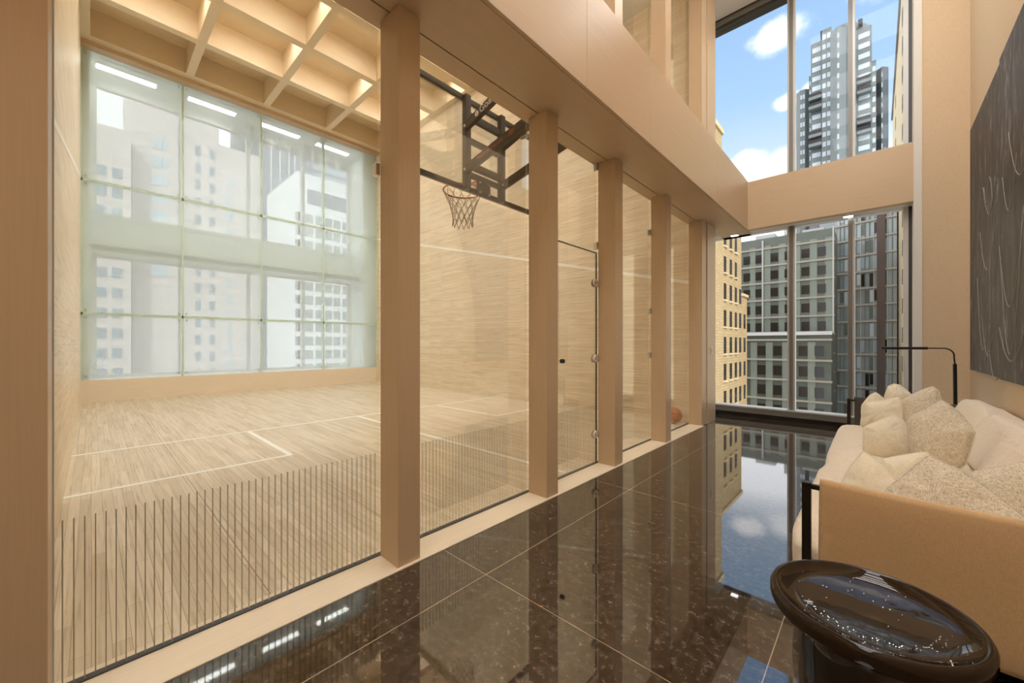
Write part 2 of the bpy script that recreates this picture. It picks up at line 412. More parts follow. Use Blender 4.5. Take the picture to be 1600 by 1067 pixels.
# ------------------------------------------------ partition glass
win = struct('window_1', (GX, 3, 0))
def pane(y0, y1, z0, z1, m, par=win, nm='pane'):
    return MB().box(GX - .006, GX + .006, y0, y1, z0, z1).build(nm, m, par)
pane(-.088, 1.118, .008, 3.045, stripeglass); pane(1.266, 2.417, .008, 3.045, stripeglass)
pane(3.67, 4.772, .008, 3.045, courtglass); pane(4.945, 6.118, .008, 3.045, courtglass)
pane(2.57, 3.50, 2.135, 3.045, courtglass)
for y0, y1 in ((-.088, 1.118), (1.266, 2.417), (2.57, 3.50), (3.67, 4.772), (4.945, 6.118)):
    pane(y0, y1, 3.82, 6.8, courtglass)
for y, z in ((3.497, 2.2), (3.497, 3.0), (4.77, 2.60), (4.77, 1.62), (4.77, 1.07), (1.115, 6.1), (1.115, 2.2)):
    MB().rbox(GX - .02, GX + .02, y - .025, y + .004, z - .035, z + .035, .005).build('glass_clip', chrome, win)
MB().box(GX - .008, GX + .008, 2.57, 3.50, 2.126, 2.133).build('pane_edge', dark_metal, win)
MB().box(GX - .008, GX + .008, -.1, -.088, .008, 3.04).build('pane_edge', light_metal, win)
dr = struct('door_1', (GX, 3.2, 0))
pane(2.60, 3.494, .012, 2.122, stripeglass, dr, 'door_pane')
MB().box(GX - .008, GX + .008, 3.492, 3.4955, .012, 2.122).build('door_edge', dark_metal, dr)
for z in (.295, 1.06, 1.822):
    h_ = MB()
    for sx_ in (-1, 1):
        x = GX + sx_ * .008
        ring = []
        for k in range(24):
            a = 2 * math.pi * k / 24; ring.append((3.463 + .05 * math.cos(a) * (1 if math.cos(a) < 0 else .75), z + .042 * math.sin(a)))
        vs = [(x, p, q) for p, q in ring] + [(x + sx_ * .014, 3.463 + (p - 3.463) * .85, z + (q - z) * .85) for p, q in ring]
        h_.add(vs, [tuple(range(24))[::-1], tuple(range(24, 48))] + [(k, (k + 1) % 24, 24 + (k + 1) % 24, 24 + k) for k in range(24)])
    hg = h_.build('hinge', clipwhite, dr, smooth=False)
    MB().rbox(GX - .022, GX + .022, 3.497, 3.506, z - .035, z + .035, .003).build('hinge_leaf', chrome, hg)
    MB().tube([(GX + .0225, 3.45, z), (GX + .025, 3.45, z)], .007, 10).build('screw', black_metal, hg)
hd = MB().lathe([(.001, .0), (.018, .0), (.02, .006), (.02, .03), (.017, .036), (.001, .036)], (0, 0, 0), 20)
hd.v = [(GX + .008 + z, 2.872 + x, 1.054 + y) for x, y, z in hd.v]
hd.build('door_handle', black_metal, dr)

# ------------------------------------------------ front wall of the court: kick board, glass grid
tag(MB().box(FW - .03, FW, Y0, Y1, 0, .46).build('baseboard_left', veneer('maple_kick', srgb(244, 230, 208), (60, 2.5, 60))), kind='structure')
w2 = struct('window_2', (FW, 3, .46))
MB().box(OW + .05, FW - .031, Y0, Y1, .30, .455).build('window_ledge', white, w2)
yb = [Y0, 1.45, 3.04, 4.63, Y1]; zb = [.46, 1.83, 4.57, 7.24]
for i in range(4):
    for j in range(3):
        MB().box(FW - .012, FW, yb[i] + .012, yb[i + 1] - .012, zb[j] + .012, zb[j + 1] - .012).build('pane', frostglass, w2)
        for (yy, zz) in ((yb[i] + .07, zb[j] + .08), (yb[i + 1] - .07, zb[j] + .08), (yb[i] + .07, zb[j + 1] - .08), (yb[i + 1] - .07, zb[j + 1] - .08)):
            MB().tube([(FW - .03, yy, zz), (FW + .006, yy, zz)], .014, 8).build('glass_bolt', grey_metal, w2)
for y in yb[1:4]:
    MB().box(FW - .14, FW - .002, y - .018, y + .018, .46, 7.24).build('glass_fin', glassedge, w2)
for y in (Y0, Y1 - .03):
    MB().box(FW - .06, FW - .002, y, y + .03, .46, 7.24).build('edge_channel', glassedge, w2)
for z in zb[1:3]:
    MB().box(FW - .05, FW - .002, Y0, Y1, z - .03, z + .03).build('transom', glassedge, w2)

# space between the glass and the outer facade
tag(MB().box(OW, FW - .03, Y0, -.02, .46, 7.3).build('wall_left', greenwhite), kind='structure')
tag(MB().box(OW, FW - .15, 5.9, Y1, .46, 7.3).build('wall_left', greenwhite), kind='structure')
slab = struct('trim_4', (-12.6, 3, 3.2))
MB().box(OW + .08, -12.28, -.02, 5.9, 3.2, 3.5).build('slab_edge', greenwhite, slab)
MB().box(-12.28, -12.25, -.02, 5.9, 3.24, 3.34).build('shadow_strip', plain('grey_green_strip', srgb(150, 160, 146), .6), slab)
gc = tag(MB().box(OW, FW, Y0, Y1, 7.26, 7.45).build('ceiling', greenwhite), kind='structure')
for i in range(4):
    y = (.55, 2.1, 3.65, 5.1)[i]
    MB().box(-12.06, -12.03, y - .45, y + .55, 7.255, 7.262).build('air_slot', dark_metal, gc)
    l_ = thing('linear_light', (-12.35, y, 7.25), ['recessed linear light above the leftmost glass panel of the court front', 'recessed linear light above the second glass panel from the left of the court front', 'recessed linear light above the third glass panel from the left of the court front', 'recessed linear light above the rightmost glass panel of the court front'][i], 'light', 'linear lights behind the court glass')
    MB().box(-12.48, -12.24, y - .5, y + .5, 7.235, 7.26).build('housing', white, l_)
    MB().box(-12.46, -12.26, y - .48, y + .48, 7.228, 7.2352).build('diffuser', gaplm, l_)

# outer facade with its windows
oz = [(.46, 3.2), (4.12, 7.05)]; oy = [.08, 1.53, 2.99, 4.42, 5.8]
for k, (z0, z1) in enumerate(oz):
    w3 = struct('window_%d' % (3 + k), (OW, 3, z0))
    for i in range(4):
        MB().box(OW - .02, OW - .01, oy[i], oy[i + 1], z0, z1).build('pane', clear, w3)
    for i, y in enumerate(oy[1:4]):
        MB().box(OW - .08, OW + .06, y - .045, y + .045, z0, z1).build('mullion', light_metal, w3)
    MB().box(OW - .08, OW + .02, oy[0] - .12, oy[0], z0, z1).build('frame', white, w3)
    MB().box(OW - .08, OW + .02, oy[4], oy[4] + .12, z0, z1).build('frame', white, w3)
    MB().box(OW - .08, OW + .04, oy[0], oy[4], z1 - .04, z1 + .03).build('frame', white, w3)
    MB().box(OW - .08, OW + .04, oy[0], oy[4], z0 - .03, z0 + .05).build('frame', white, w3)
tag(MB().box(OW - .25, OW, Y0 - .3, -.04, -.3, 8.25).box(OW - .25, OW, 5.92, 6.8, -.3, 8.25).box(OW - .25, OW, -.05, 5.93, -.3, .43)
    .box(OW - .25, OW, -.05, 5.93, 3.22, 4.09).box(OW - .25, OW, -.05, 5.93, 7.08, 8.25).build('wall_left', greenwhite), kind='structure')
# round lamp shades seen through the upper glass
spn = ['first', 'second', 'third', 'fourth', 'fifth', 'sixth', 'seventh', 'eighth', 'last']
for i, u in enumerate((371, 395, 416, 438, 460, 481, 496, 518, 535.6)):
    x = -12.72; y = at_x(u, 0, x)[1]
    l_ = thing('ceiling_spot', (x, y, 7.26), '%s from the left in the row of grey round spots high behind the court glass' % spn[i], 'light', 'round spots behind the court glass')
    MB().lathe([(.001, 6.86), (.08, 6.86), (.09, 6.87), (.09, 7.02), (.03, 7.04), (.03, 7.259), (.001, 7.259)], (x, y, 0), 20).build('shade', grey_metal, l_, smooth=False)
    MB().lathe([(.001, 6.853), (.06, 6.853), (.06, 6.8605)], (x, y, 0), 16).build('lens', white, l_)

# ------------------------------------------------ coffered ceiling of the court
cc = struct('ceiling', (-7, 3, CT))
MB().box(FW, -2.12, Y0, Y1, 7.86, 8.0).build('coffer_panel', coffer, cc)
xs = [-10.06 + 1.44 * i for i in range(6)]
yl = [1.53, 3.06, 4.60]
MB().box(-11.62, -11.42, Y0, Y1, CT + .004, 7.86).build('edge_beam', coffer, cc)
MB().box(FW - .02, -11.62, Y0, Y1, 7.24, 7.86).build('head_board', wood_h, cc)
for x in xs:
    MB().box(x - .085, x + .085, Y0, Y1, CT, 7.86).build('coffer_beam', coffer, cc)
for y in [Y0 + .06] + yl + [Y1 - .06]:
    MB().box(-11.42, -2.12, y - .075, y + .075, CT + .003, 7.86).build('coffer_beam', coffer, cc)
MB().box(-2.4, -2.12, Y0, Y1, CT - .002, 7.86).build('edge_beam', coffer, cc)
yc = [(.0, 1.44), (1.62, 2.97), (3.15, 4.51), (4.69, 6.13)]
rown = ['second', 'third', 'fourth', 'fifth', 'sixth']; coln = ['nearest the left wall', 'second from the left wall', 'second from the right wall', 'nearest the right wall']
k = 0
for i in range(5):
    x = xs[i] + 1.44 - .085 - .30
    for j, (a, b_) in enumerate(yc):
        mid = (a + b_) / 2
        l_ = thing('strip_light', (x, mid, 7.8), 'strip light in the %s coffer row from the windows, %s' % (rown[i], coln[j]), 'light', 'strip lights in the coffered ceiling')
        MB().box(x - .07, x + .07, mid - .62, mid + .62, 7.78, 7.86).build('housing', white, l_)
        MB().box(x - .06, x + .06, mid - .61, mid + .61, 7.772, 7.781).build('diffuser', ledm, l_)

# ------------------------------------------------ tall end window of the corridor
WY = 7.5
def endwin(n, z0, z1):
    w = struct('window_%d' % n, (-1.2, WY, z0))
    for x0, x1 in ((-3.25, -1.65), (-1.65, -.98), (-.98, -.285), (-.285, .33)):
        MB().box(x0, x1, WY - .006, WY + .006, z0, z1).build('pane', clear, w)
    for x in (-.985, -.285):
        MB().box(x - .018, x + .03, WY - .07, WY + .07, z0, z1).build('mullion', grey_metal, w)
        MB().box(x - .045, x - .018, WY - .05, WY + .07, z0, z1).build('mullion_pale_strip', light_metal, w) if x < -.5 else None
        MB().box(x + .03, x + .055, WY - .05, WY + .07, z0, z1).build('mullion_pale_strip', light_metal, w)  # pale strip put in for the reflection along the glass edge
    MB().box(.26, .31, WY - .05, WY + .07, z0, z1).build('frame', light_metal, w)
    MB().box(.31, .345, WY - .04, WY + .07, z0, z1).build('frame', dark_metal, w)
    return w
w5 = endwin(5, .17, 3.045)
MB().box(-3.25, .345, WY - .12, WY + .1, .07, .155).build('frame', grey_metal, w5)
MB().box(-3.25, .345, WY - .13, WY + .1, .155, .175).build('window_sill', light_metal, w5)
MB().box(-3.25, .345, WY - .02, WY + .1, 0, .07).build('frame', dark_metal, w5)
w6 = endwin(6, 3.70, 6.66)
MB().box(-3.25, .345, WY - .08, WY + .1, 6.66, 6.80).build('frame', dark_metal, w6)
MB().box(-3.25, .345, WY - .10, WY - .08, 6.70, 6.80).build('frame', grey_metal, w6)
tag(MB().box(-3.25, .345, 7.47, 7.62, 3.04, 3.72).build('wall_far', white), kind='structure')
for i, (x, lab) in enumerate([(-1.755, 'small square downlight in the window soffit near the wooden pier'), (-.30, 'small square downlight in the window soffit above the right mullion')]):
    l_ = thing('downlight', (x, 7.385, 3.04), lab, 'light', 'downlights in the window soffit')
    MB().box(x - .06, x + .06, 7.335, 7.435, 3.030, 3.046).build('trim_ring', white, l_)
    MB().box(x - .05, x + .05, 7.345, 7.425, 3.026, 3.0305).build('diffuser', downm, l_)
# unseen glowing panels added under the high ceiling to brighten the corridor
q = 0
for (x, y) in [(-.3, 5.6), (-.3, 4.0), (-.3, 2.4), (-.3, .8), (-.3, -.8), (-.3, -2.4), (-.3, -4.0)]:
    l_ = thing('added_fill_panel', (x, y, 6.8), 'wide unseen fill light panel added at the high corridor ceiling', 'light', 'added fill lights at the corridor ceiling')
    MB().box(x - .62, x + .62, y - .47, y + .47, 6.785, 6.80).build('trim_ring', white, l_)
    MB().box(x - .6, x + .6, y - .45, y + .45, 6.779, 6.786).build('diffuser', fillm, l_)

# ================================================================ BASKETBALL HOOP
BX = -3.2
hp = thing('basketball_hoop', (BX, 2.95, 3.0), 'black framed glass basketball backboard with orange rim hung inside the court', 'basketball hoop')
ya, yb_, za, zb_ = 2.02, 3.85, 2.84, 3.84
m = MB(); t = .05
m.box(BX - .03, BX + .01, ya, yb_, za, za + t).box(BX - .03, BX + .01, ya, yb_, zb_ - t, zb_).box(BX - .03, BX + .01, ya, ya + t, za + t, zb_ - t).box(BX - .03, BX + .01, yb_ - t, yb_, za + t, zb_ - t)
m.build('board_frame', black_metal, hp, bevel=.003)
MB().box(BX - .02, BX - .008, ya + t, yb_ - t, za + t, zb_ - t).build('backboard', boardglass, hp)
m = MB()
for y in (2.69, 3.21): m.box(BX + .012, BX + .075, y - .035, y + .035, za - .01, 3.82)
for z, h in ((3.615, .075), (3.36, .05), (3.10, .07), (3.0, .05)): m.box(BX + .018, BX + .065, 2.725, 3.175, z - h / 2, z + h / 2)
m.build('support_frame', black_metal, hp, bevel=.003)
mp2 = MB().rbox(BX + .012, BX + .03, 2.86, 3.05, 2.83, 3.0, .004).build('mounting_plate', black_metal, hp)
for y in (2.89, 3.02):
    for z in (2.86, 2.97): MB().tube([(BX + .03, y, z), (BX + .045, y, z)], .012, 6).build('bolt', chrome, mp2)
RC = Vector((BX - .39, 3.0, 3.02)); RR = .229
rim = MB(); rim.tube([RC + Vector((RR * math.cos(a), RR * math.sin(a), 0)) for a in [2 * math.pi * k / 40 for k in range(40)]], .009, 8, closed=True)
rim.bar(RC + Vector((RR - .01, -.07, 0)), (BX - .03, 2.93, 3.02), .02, .012); rim.bar(RC + Vector((RR - .01, .07, 0)), (BX - .03, 3.07, 3.02), .02, .012)
rim.box(BX - .05, BX - .032, 2.91, 3.09, 2.91, 3.04)
rim.build('rim', orange, hp, smooth=False)
net = MB(); nn = 12
def npt(k, lv):
    rad = [RR, .19, .155, .13, .118, .125][lv]; a = 2 * math.pi * (k + (lv % 2) * .5) / nn
    return RC + Vector((rad * math.cos(a), rad * math.sin(a), -.01 - lv * .082))
for k in range(nn):
    for lv in range(5):
        o1 = 0 if lv % 2 == 0 else 1
        net.tube([npt(k, lv), npt(k, lv + 1)], .0042, 5); net.tube([npt(k, lv), npt(k - 1 if lv % 2 == 0 else k + 1, lv + 1)], .0042, 5)
net.build('net', netmat, hp)
def arm(y, z0, z1, xend, h=.09):
    a = MB().bar((BX + .05, y, z0), (xend, y, z1), .045, h)
    o = a.build('arm', black_metal, hp, bevel=.004)
    MB().tube([(BX + .07, y - .03, z0 + .003), (BX + .07, y + .026, z0 + .003)], .014, 8).build('bolt', chrome, o)
    return o
ang = math.atan2(.27, 1.0)
armsU = [arm(2.665, 3.47, 3.47 + .268 * 1.05, -2.13), arm(3.225, 3.47, 3.47 + .268 * 1.05, -2.13)]
armsL = [arm(2.665, 3.02, 3.02 + .21 * 1.05, -2.13), arm(3.225, 3.02, 3.02 + .21 * 1.05, -2.13)]
MB().box(-2.16, -2.122, 2.5, 3.4, 3.62, 3.78).box(-2.16, -2.122, 2.5, 3.4, 3.16, 3.30).build('wall_bracket', black_metal, hp)
MB().tube([(-2.62, 2.95, 3.28), (-2.16, 2.95, 3.24)], .016, 10).build('actuator', grey_metal, hp)
def text(body, size, loc, rot, mat_, par, name='lettering'):
    cu = bpy.data.curves.new(name, 'FONT'); cu.body = body; cu.size = size; cu.extrude = .0006; cu.align_x = 'LEFT'; cu.align_y = 'CENTER'
    cu.materials.append(mat_); tmp = bpy.data.objects.new('tmp', cu); C.objects.link(tmp)
    bpy.context.view_layer.update(); dg = bpy.context.evaluated_depsgraph_get()
    me = bpy.data.meshes.new_from_object(tmp.evaluated_get(dg)); bpy.data.objects.remove(tmp)
    M = Matrix.Translation(Vector(loc)) @ rot.to_4x4(); po = Vector(par['_o'])
    me.transform(Matrix.Translation(-po) @ M); o = bpy.data.objects.new(name, me); C.objects.link(o); o.parent = par; return o
def armrot(slope):       # text along +X rising, facing -Y
    t_ = Vector((1, 0, slope)).normalized(); n_ = Vector((0, -1, 0)); u_ = n_.cross(t_)
    return Matrix((t_, u_, n_)).transposed()
sU, sL = .268 * 1.05 / 1.02, .21 * 1.05 / 1.02
yf = 2.665 - .0235
def on(x, z0, s): return (x, yf, z0 + (x - (BX + .05)) * s)
lg = MB().tube([Vector(on(-2.945, 3.47, sU)), Vector(on(-2.945, 3.47, sU)) + Vector((0, -.0008, 0))], .027, 20).build('logo_disc', labelwhite, armsU[0])
text('B', .035, Vector(on(-2.957, 3.47, sU)) + Vector((0, -.0012, 0)), armrot(sU), rednet, armsU[0], 'logo_mark')
text('Goal', .1, on(-2.905, 3.47, sU), armrot(sU), labelwhite, armsU[0])
text('MADE IN THE USA', .045, on(-2.94, 3.02, sL), armrot(sL), rednet, armsL[0])
fl = MB()
for k in range(4):
    p0 = Vector(on(-2.50, 3.02 - .018 + .012 * k, sL)); p1 = Vector(on(-2.44, 3.02 - .018 + .012 * k, sL)); fl.bar(p0, p1, .0012, .006)
fl.build('flag_mark', rednet, armsL[0])

# basketball on the court floor
bb = Mat('basketball_rubber'); v = bb.n('ShaderNodeTexCoord'); sp = bb.n('ShaderNodeSeparateXYZ'); bb.l(v.outputs['Object'], sp.inputs[0])
def near0(sock, w): return bb.math('LESS_THAN', bb.math('ABSOLUTE', sock), w)
yy = bb.math('SUBTRACT', bb.math('ABSOLUTE', sp.outputs['Y']), bb.math('ADD', .045, bb.math('MULTIPLY', bb.math('MULTIPLY', sp.outputs['Z'], sp.outputs['Z']), 3.5)))
ln = bb.math('MAXIMUM', bb.math('MAXIMUM', near0(sp.outputs['X'], .003), near0(sp.outputs['Z'], .003)), near0(yy, .003))
bb.base(bb.mix(ln, srgb(200, 132, 94), srgb(60, 36, 26))); bb.set(Roughness=.6)
bm = bmesh.new(); bmesh.ops.create_uvsphere(bm, u_segments=40, v_segments=24, radius=.12)
me = bpy.data.meshes.new('basketball'); bm.to_mesh(me); bm.free(); me.materials.append(bb.m)
for p in me.polygons: p.use_smooth = True
o = bpy.data.objects.new('basketball', me); C.objects.link(o); o.location = (-2.27, 6.06, .12); o.rotation_euler = (.6, .3, .9)
tag(o, 'orange basketball lying on the court floor in the corner behind the partition glass', 'basketball')

# ================================================================ SOFA
def fabric(name, a, b_, sc=700, bs=.35, coarse=False, fold=.5):
    m = Mat(name); v = m.n('ShaderNodeTexCoord').outputs['Object']
    def nn_(scale, det=2):
        mp_ = m.n('ShaderNodeMapping'); mp_.inputs['Scale'].default_value = scale; m.l(v, mp_.inputs[0]); return m.noise(mp_.outputs[0], 1, det, .6)
    k = 1 if not coarse else .9
    f = m.math('MULTIPLY', m.math('ADD', nn_((sc * k, 60, 60), 3), nn_((60, 60, sc * k), 3)), .5)
    r = m.ramp(f, [(.38, a), (.62, b_)] if not coarse else [(.36, tuple(x * .55 for x in a[:3]) + (1,)), (.46, a), (.6, b_)])
    big = nn_((5, 5, 5), 2)
    m.base(m.mix(m.math('MULTIPLY', big, .22), r, a)); m.set(Roughness=.85)
    m.b.inputs['Sheen Weight'].default_value = .25; m.b.inputs['Specular IOR Level'].default_value = .2
    b1 = m.n('ShaderNodeBump'); b1.inputs['Strength'].default_value = fold; b1.inputs['Distance'].default_value = .03
    m.l(nn_((16, 5, 9), 3), b1.inputs['Height'])
    b2_ = m.n('ShaderNodeBump'); b2_.inputs['Strength'].default_value = bs; b2_.inputs['Distance'].default_value = .002
    m.l(f, b2_.inputs['Height']); m.l(b1.outputs[0], b2_.inputs['Normal']); m.l(b2_.outputs[0], m.b.inputs['Normal']); return m.m
velvet = fabric('tan_velvet', srgb(206, 172, 128), srgb(224, 190, 146), 500, .1, fold=.05)
seatfab = fabric('sand_velvet', srgb(226, 210, 188), srgb(242, 228, 208), 400, .1)
linen = fabric('cream_linen', srgb(226, 213, 186), srgb(246, 237, 216), 500, .25)
coarse = fabric('coarse_linen', srgb(206, 192, 166), srgb(240, 230, 210), 520, .6, True)
darkfab = plain('dark_grey_fabric', srgb(78, 72, 66), .9)

sofa = thing('sofa', (.3, 3.8, 0), 'long low sand coloured sofa with dark metal frame and slung tan arms', 'sofa')
AZ = .62; SX = -.22
def armframe(y):
    m = MB(); r = .014
    m.box(SX - .016, SX + .016, y - .016, y + .016, 0, AZ).box(SX + .016, .78, y - .009, y + .009, AZ - .028, AZ - .006).box(.75, .782, y - .016, y + .016, 0, AZ)
    m.box(SX + .016, .75, y - .012, y + .012, .13, .155)
    return m.build('arm_frame', bronze, sofa, bevel=.004)
NY, FY = 2.09, 5.57
armframe(NY); armframe(FY)
def sling(y, m_, sgn):
    nx, nz_ = 60, 26; vs = []; fs = []
    x0, x1, z0, z1 = SX + .045, .775, .11, AZ + .022
    for side in (-1, 1):
        for j in range(nz_ + 1):
            for i in range(nx + 1):
                u = i / nx; v = j / nz_; x = x0 + (x1 - x0) * u
                sag = -.012 * math.sin(math.pi * u) ** 1 * v
                z = z0 + (z1 - z0) * v + sag
                th = .013 + .012 * (1 - abs(2 * v - 1) ** 6) * (1 - abs(2 * u - 1) ** 30) ** .5
                wr_ = .0018 * math.sin(j * 2.1 + .7 * math.sin(j)) * math.exp(-u * 14)
                wr_ += .006 * math.sin(5 * u + 3 * v) * (1 - abs(2 * u - 1) ** 8) * .6
                vs.append((x, y + side * th + wr_, z))
    n1 = (nx + 1) * (nz_ + 1)
    for s2 in (0, 1):
        for j in range(nz_):
            for i in range(nx):
                a = s2 * n1 + j * (nx + 1) + i; q = (a, a + 1, a + nx + 2, a + nx + 1); fs.append(q if s2 == 0 else q[::-1])
    edge = [j * (nx + 1) for j in range(nz_ + 1)]; edge2 = [j * (nx + 1) + nx for j in range(nz_ + 1)]
    for e_, rv in ((edge, 0), (edge2, 1)):
        for a, b__ in zip(e_, e_[1:]): q = (a, b__, b__ + n1, a + n1); fs.append(q[::-1] if rv else q)
    for j, rv in ((0, 0), (nz_, 1)):
        for i in range(nx):
            a = j * (nx + 1) + i; q = (a, a + 1, a + 1 + n1, a + n1); fs.append(q if rv else q[::-1])
    return MB().add(vs, fs).build('arm_sling', m_, sofa, smooth=True)
near = sling(NY - .002, velvet, -1); near['label'] = 'tan velvet sling of the near arm'
far = sling(FY, darkfab, 1); far['label'] = 'dark grey sling of the far arm'
MB().tube([(SX + .046, NY, .12), (SX + .044, NY - .002, .35), (SX + .046, NY, AZ + .004)], .0045, 8).build('piping', velvet, near, smooth=True)
# base rails and back
MB().box(-.18, .78, NY + .02, FY - .02, .10, .14).box(.745, .785, NY + .02, FY - .02, .14, .58).build('base_frame', bronze, sofa)
def cushion(name, x0, x1, y0, y1, z0, z1, m_, bulge=.03, r=.07, seed=0, par=None, tuft=()):
    """soft upholstered block: superellipsoid cross-section with crown, creases and tufting folds"""
    nx, ny = 34, 46; vs = []; fs = []; rnd = random.Random(seed); ph = [rnd.uniform(0, 6) for _ in range(6)]
    cx, cy_, cz = (x0 + x1) / 2, (y0 + y1) / 2, (z0 + z1) / 2; hx, hy, hz = (x1 - x0) / 2, (y1 - y0) / 2, (z1 - z0) / 2
    prof = []
    K = 40
    def sp_(t, e_): c_ = math.cos(t); return (abs(c_) ** e_) * (1 if c_ >= 0 else -1)
    rows = 22
    for j in range(rows + 1):
        ph_ = -math.pi / 2 + math.pi * j / rows
        sz = math.copysign(abs(math.sin(ph_)) ** .42, math.sin(ph_)); cr_ = abs(math.cos(ph_)) ** .30
        for i in range(K * 2):
            t_ = 2 * math.pi * i / (K * 2)
            a = math.copysign(abs(math.cos(t_)) ** .16, math.cos(t_)); b__ = math.copysign(abs(math.sin(t_)) ** .16, math.sin(t_))
            X = a * cr_; Y = b__ * cr_
            x = cx + hx * X; y = cy_ + hy * Y; z = cz + hz * sz
            if sz > 0:
                z += bulge * (1 - X * X) * (1 - Y * Y)
                z += .005 * math.sin(y * 23 + ph[0] + 2 * math.sin(x * 5)) + .004 * math.sin(y * 58 + ph[1] + x * 9) * (.4 + .6 * math.sin(y * 4) ** 2)
                for ty in tuft: z -= .022 * math.exp(-((y - ty) / .035) ** 2) * (1 - X * X * .4)
            x += .006 * math.sin(y * 13 + ph[2]) * abs(X)
            vs.append((x, y, z))
    n_ = K * 2
    for j in range(rows):
        for i in range(n_): fs.append((j * n_ + i, j * n_ + (i + 1) % n_, (j + 1) * n_ + (i + 1) % n_, (j + 1) * n_ + i))
    return MB().add(vs, fs).build(name, m_, par or sofa, smooth=True)
SZ = .37
cushion('seat_cushion', -.30, .60, NY + .03, 3.74, .13, SZ, seatfab, .02, seed=1, tuft=(2.9,))
cushion('seat_cushion', -.30, .60, 3.745, FY - .03, .13, SZ, seatfab, .02, seed=2, tuft=(4.65,))
def grid_pt(vs, R_, o_): return [tuple(R_ @ Vector(v) + o_) for v in vs]
def backcushion(y0, y1, seed, m_):
    o_ = cushion('back_cushion', -.12, .14, y0, y1, -.17, .20, m_, .02, seed=seed)
    me_ = o_.data; R_ = Matrix.Rotation(math.radians(24), 4, 'Y'); off = Vector(sofa['_o'])
    for v in me_.vertices:
        p = Vector(v.co) + off; p.z *= 1.0
        q_ = Vector((p.x, 0, p.z)); q_ = R_ @ q_
        v.co = Vector((q_.x + .61, p.y, q_.z + .50)) - off
    return o_
backcushion(2.16, 3.25, 5, seatfab); backcushion(3.26, 4.4, 6, seatfab); backcushion(4.41, 5.5, 7, seatfab)
# back sling rolled over the top rail
m = MB(); pts = []
for k in range(70):
    y = NY + .04 + (FY - NY - .08) * k / 69
    pts.append((.755 + .006 * math.sin(k * .9), y, .585 + .012 * math.sin(k * .55) + .006 * math.sin(k * 1.7)))
m.tube(pts, .032, 14); m.box(.728, .775, NY + .04, FY - .04, .16, .585)
m.build('back_sling', fabric('mauve_velvet', srgb(176, 152, 132), srgb(200, 176, 154), 400, .1), sofa, smooth=True)

# ------------------------------------------------ throw pillows
PIL = {
    'p1': ([(0.156, 2.3, 0.775), (0.24, 2.287, 0.739), (0.324, 2.251, 0.676), (0.407, 2.202, 0.593), (0.417, 2.152, 0.508), (0.302, 2.095, 0.412), (0.137, 2.091, 0.405), (-0.019, 2.099, 0.418), (-0.057, 2.136, 0.482), (0.029, 2.221, 0.625), (0.086, 2.261, 0.694)], (0.0, -0.862, 0.507), 0.17),
    'p4': ([(0.309, 2.901, 0.601), (0.412, 2.861, 0.665), (0.516, 2.822, 0.731), (0.548, 2.747, 0.654), (0.545, 2.656, 0.509), (0.478, 2.633, 0.391), (0.355, 2.718, 0.374), (0.289, 2.813, 0.441)], (-0.551, -0.702, 0.451), 0.16),
    'p2': ([(-0.061, 2.738, 0.662), (0.014, 2.702, 0.615), (0.079, 2.637, 0.52), (0.066, 2.585, 0.417), (-0.023, 2.57, 0.349), (-0.119, 2.605, 0.372), (-0.155, 2.664, 0.468), (-0.118, 2.708, 0.566)], (-0.204, -0.865, 0.458), 0.15),
    'p3': ([(0.01, 3.006, 0.576), (0.102, 2.999, 0.623), (0.18, 2.987, 0.654), (0.197, 2.961, 0.615), (0.189, 2.88, 0.457), (0.12, 2.855, 0.364), (0.013, 2.897, 0.372), (-0.013, 2.959, 0.471)], (-0.298, -0.844, 0.447), 0.15),
    'p5': ([(0.13, 3.825, 0.709), (0.215, 3.811, 0.785), (0.29, 3.795, 0.855), (0.365, 3.744, 0.79), (0.418, 3.663, 0.686), (0.371, 3.607, 0.489), (0.292, 3.612, 0.399), (0.169, 3.668, 0.379), (0.139, 3.737, 0.507)], (-0.44, -0.831, 0.342), 0.2),
    'p6': ([(-0.083, 4.037, 0.58), (0.007, 4.042, 0.645), (0.087, 4.043, 0.694), (0.136, 4.019, 0.661), (0.164, 3.988, 0.596), (0.162, 3.93, 0.446), (0.027, 3.934, 0.378), (-0.081, 3.96, 0.385), (-0.089, 3.997, 0.473)], (-0.203, -0.913, 0.355), 0.15),
    'p7': ([(-0.09, 5.069, 0.656), (0.022, 5.048, 0.687), (0.133, 5.031, 0.729), (0.173, 4.997, 0.661), (0.172, 4.955, 0.533), (0.127, 4.941, 0.454), (-0.089, 4.988, 0.416), (-0.126, 5.006, 0.438), (-0.117, 5.039, 0.545)], (-0.255, -0.917, 0.306), 0.15),
    'p7b': ([(-0.114, 5.306, 0.595), (-0.057, 5.332, 0.695), (-0.009, 5.339, 0.73), (0.046, 5.316, 0.68), (0.1, 5.274, 0.572), (0.068, 5.237, 0.449), (-0.093, 5.247, 0.426), (-0.118, 5.279, 0.514)], (-0.105, -0.943, 0.314), 0.08),
    'p8': ([(0.046, 5.344, 0.697), (0.074, 5.372, 0.798), (0.115, 5.372, 0.826), (0.16, 5.359, 0.817), (0.232, 5.317, 0.74), (0.255, 5.263, 0.591), (0.157, 5.26, 0.519), (0.06, 5.287, 0.534)], (-0.206, -0.928, 0.309), 0.14),
    'p9': ([(0.146, 5.045, 0.711), (0.251, 5.017, 0.798), (0.335, 4.988, 0.852), (0.367, 4.956, 0.824), (0.385, 4.898, 0.716), (0.377, 4.841, 0.576), (0.282, 4.863, 0.489), (0.167, 4.937, 0.495)], (-0.497, -0.795, 0.348), 0.15),
}
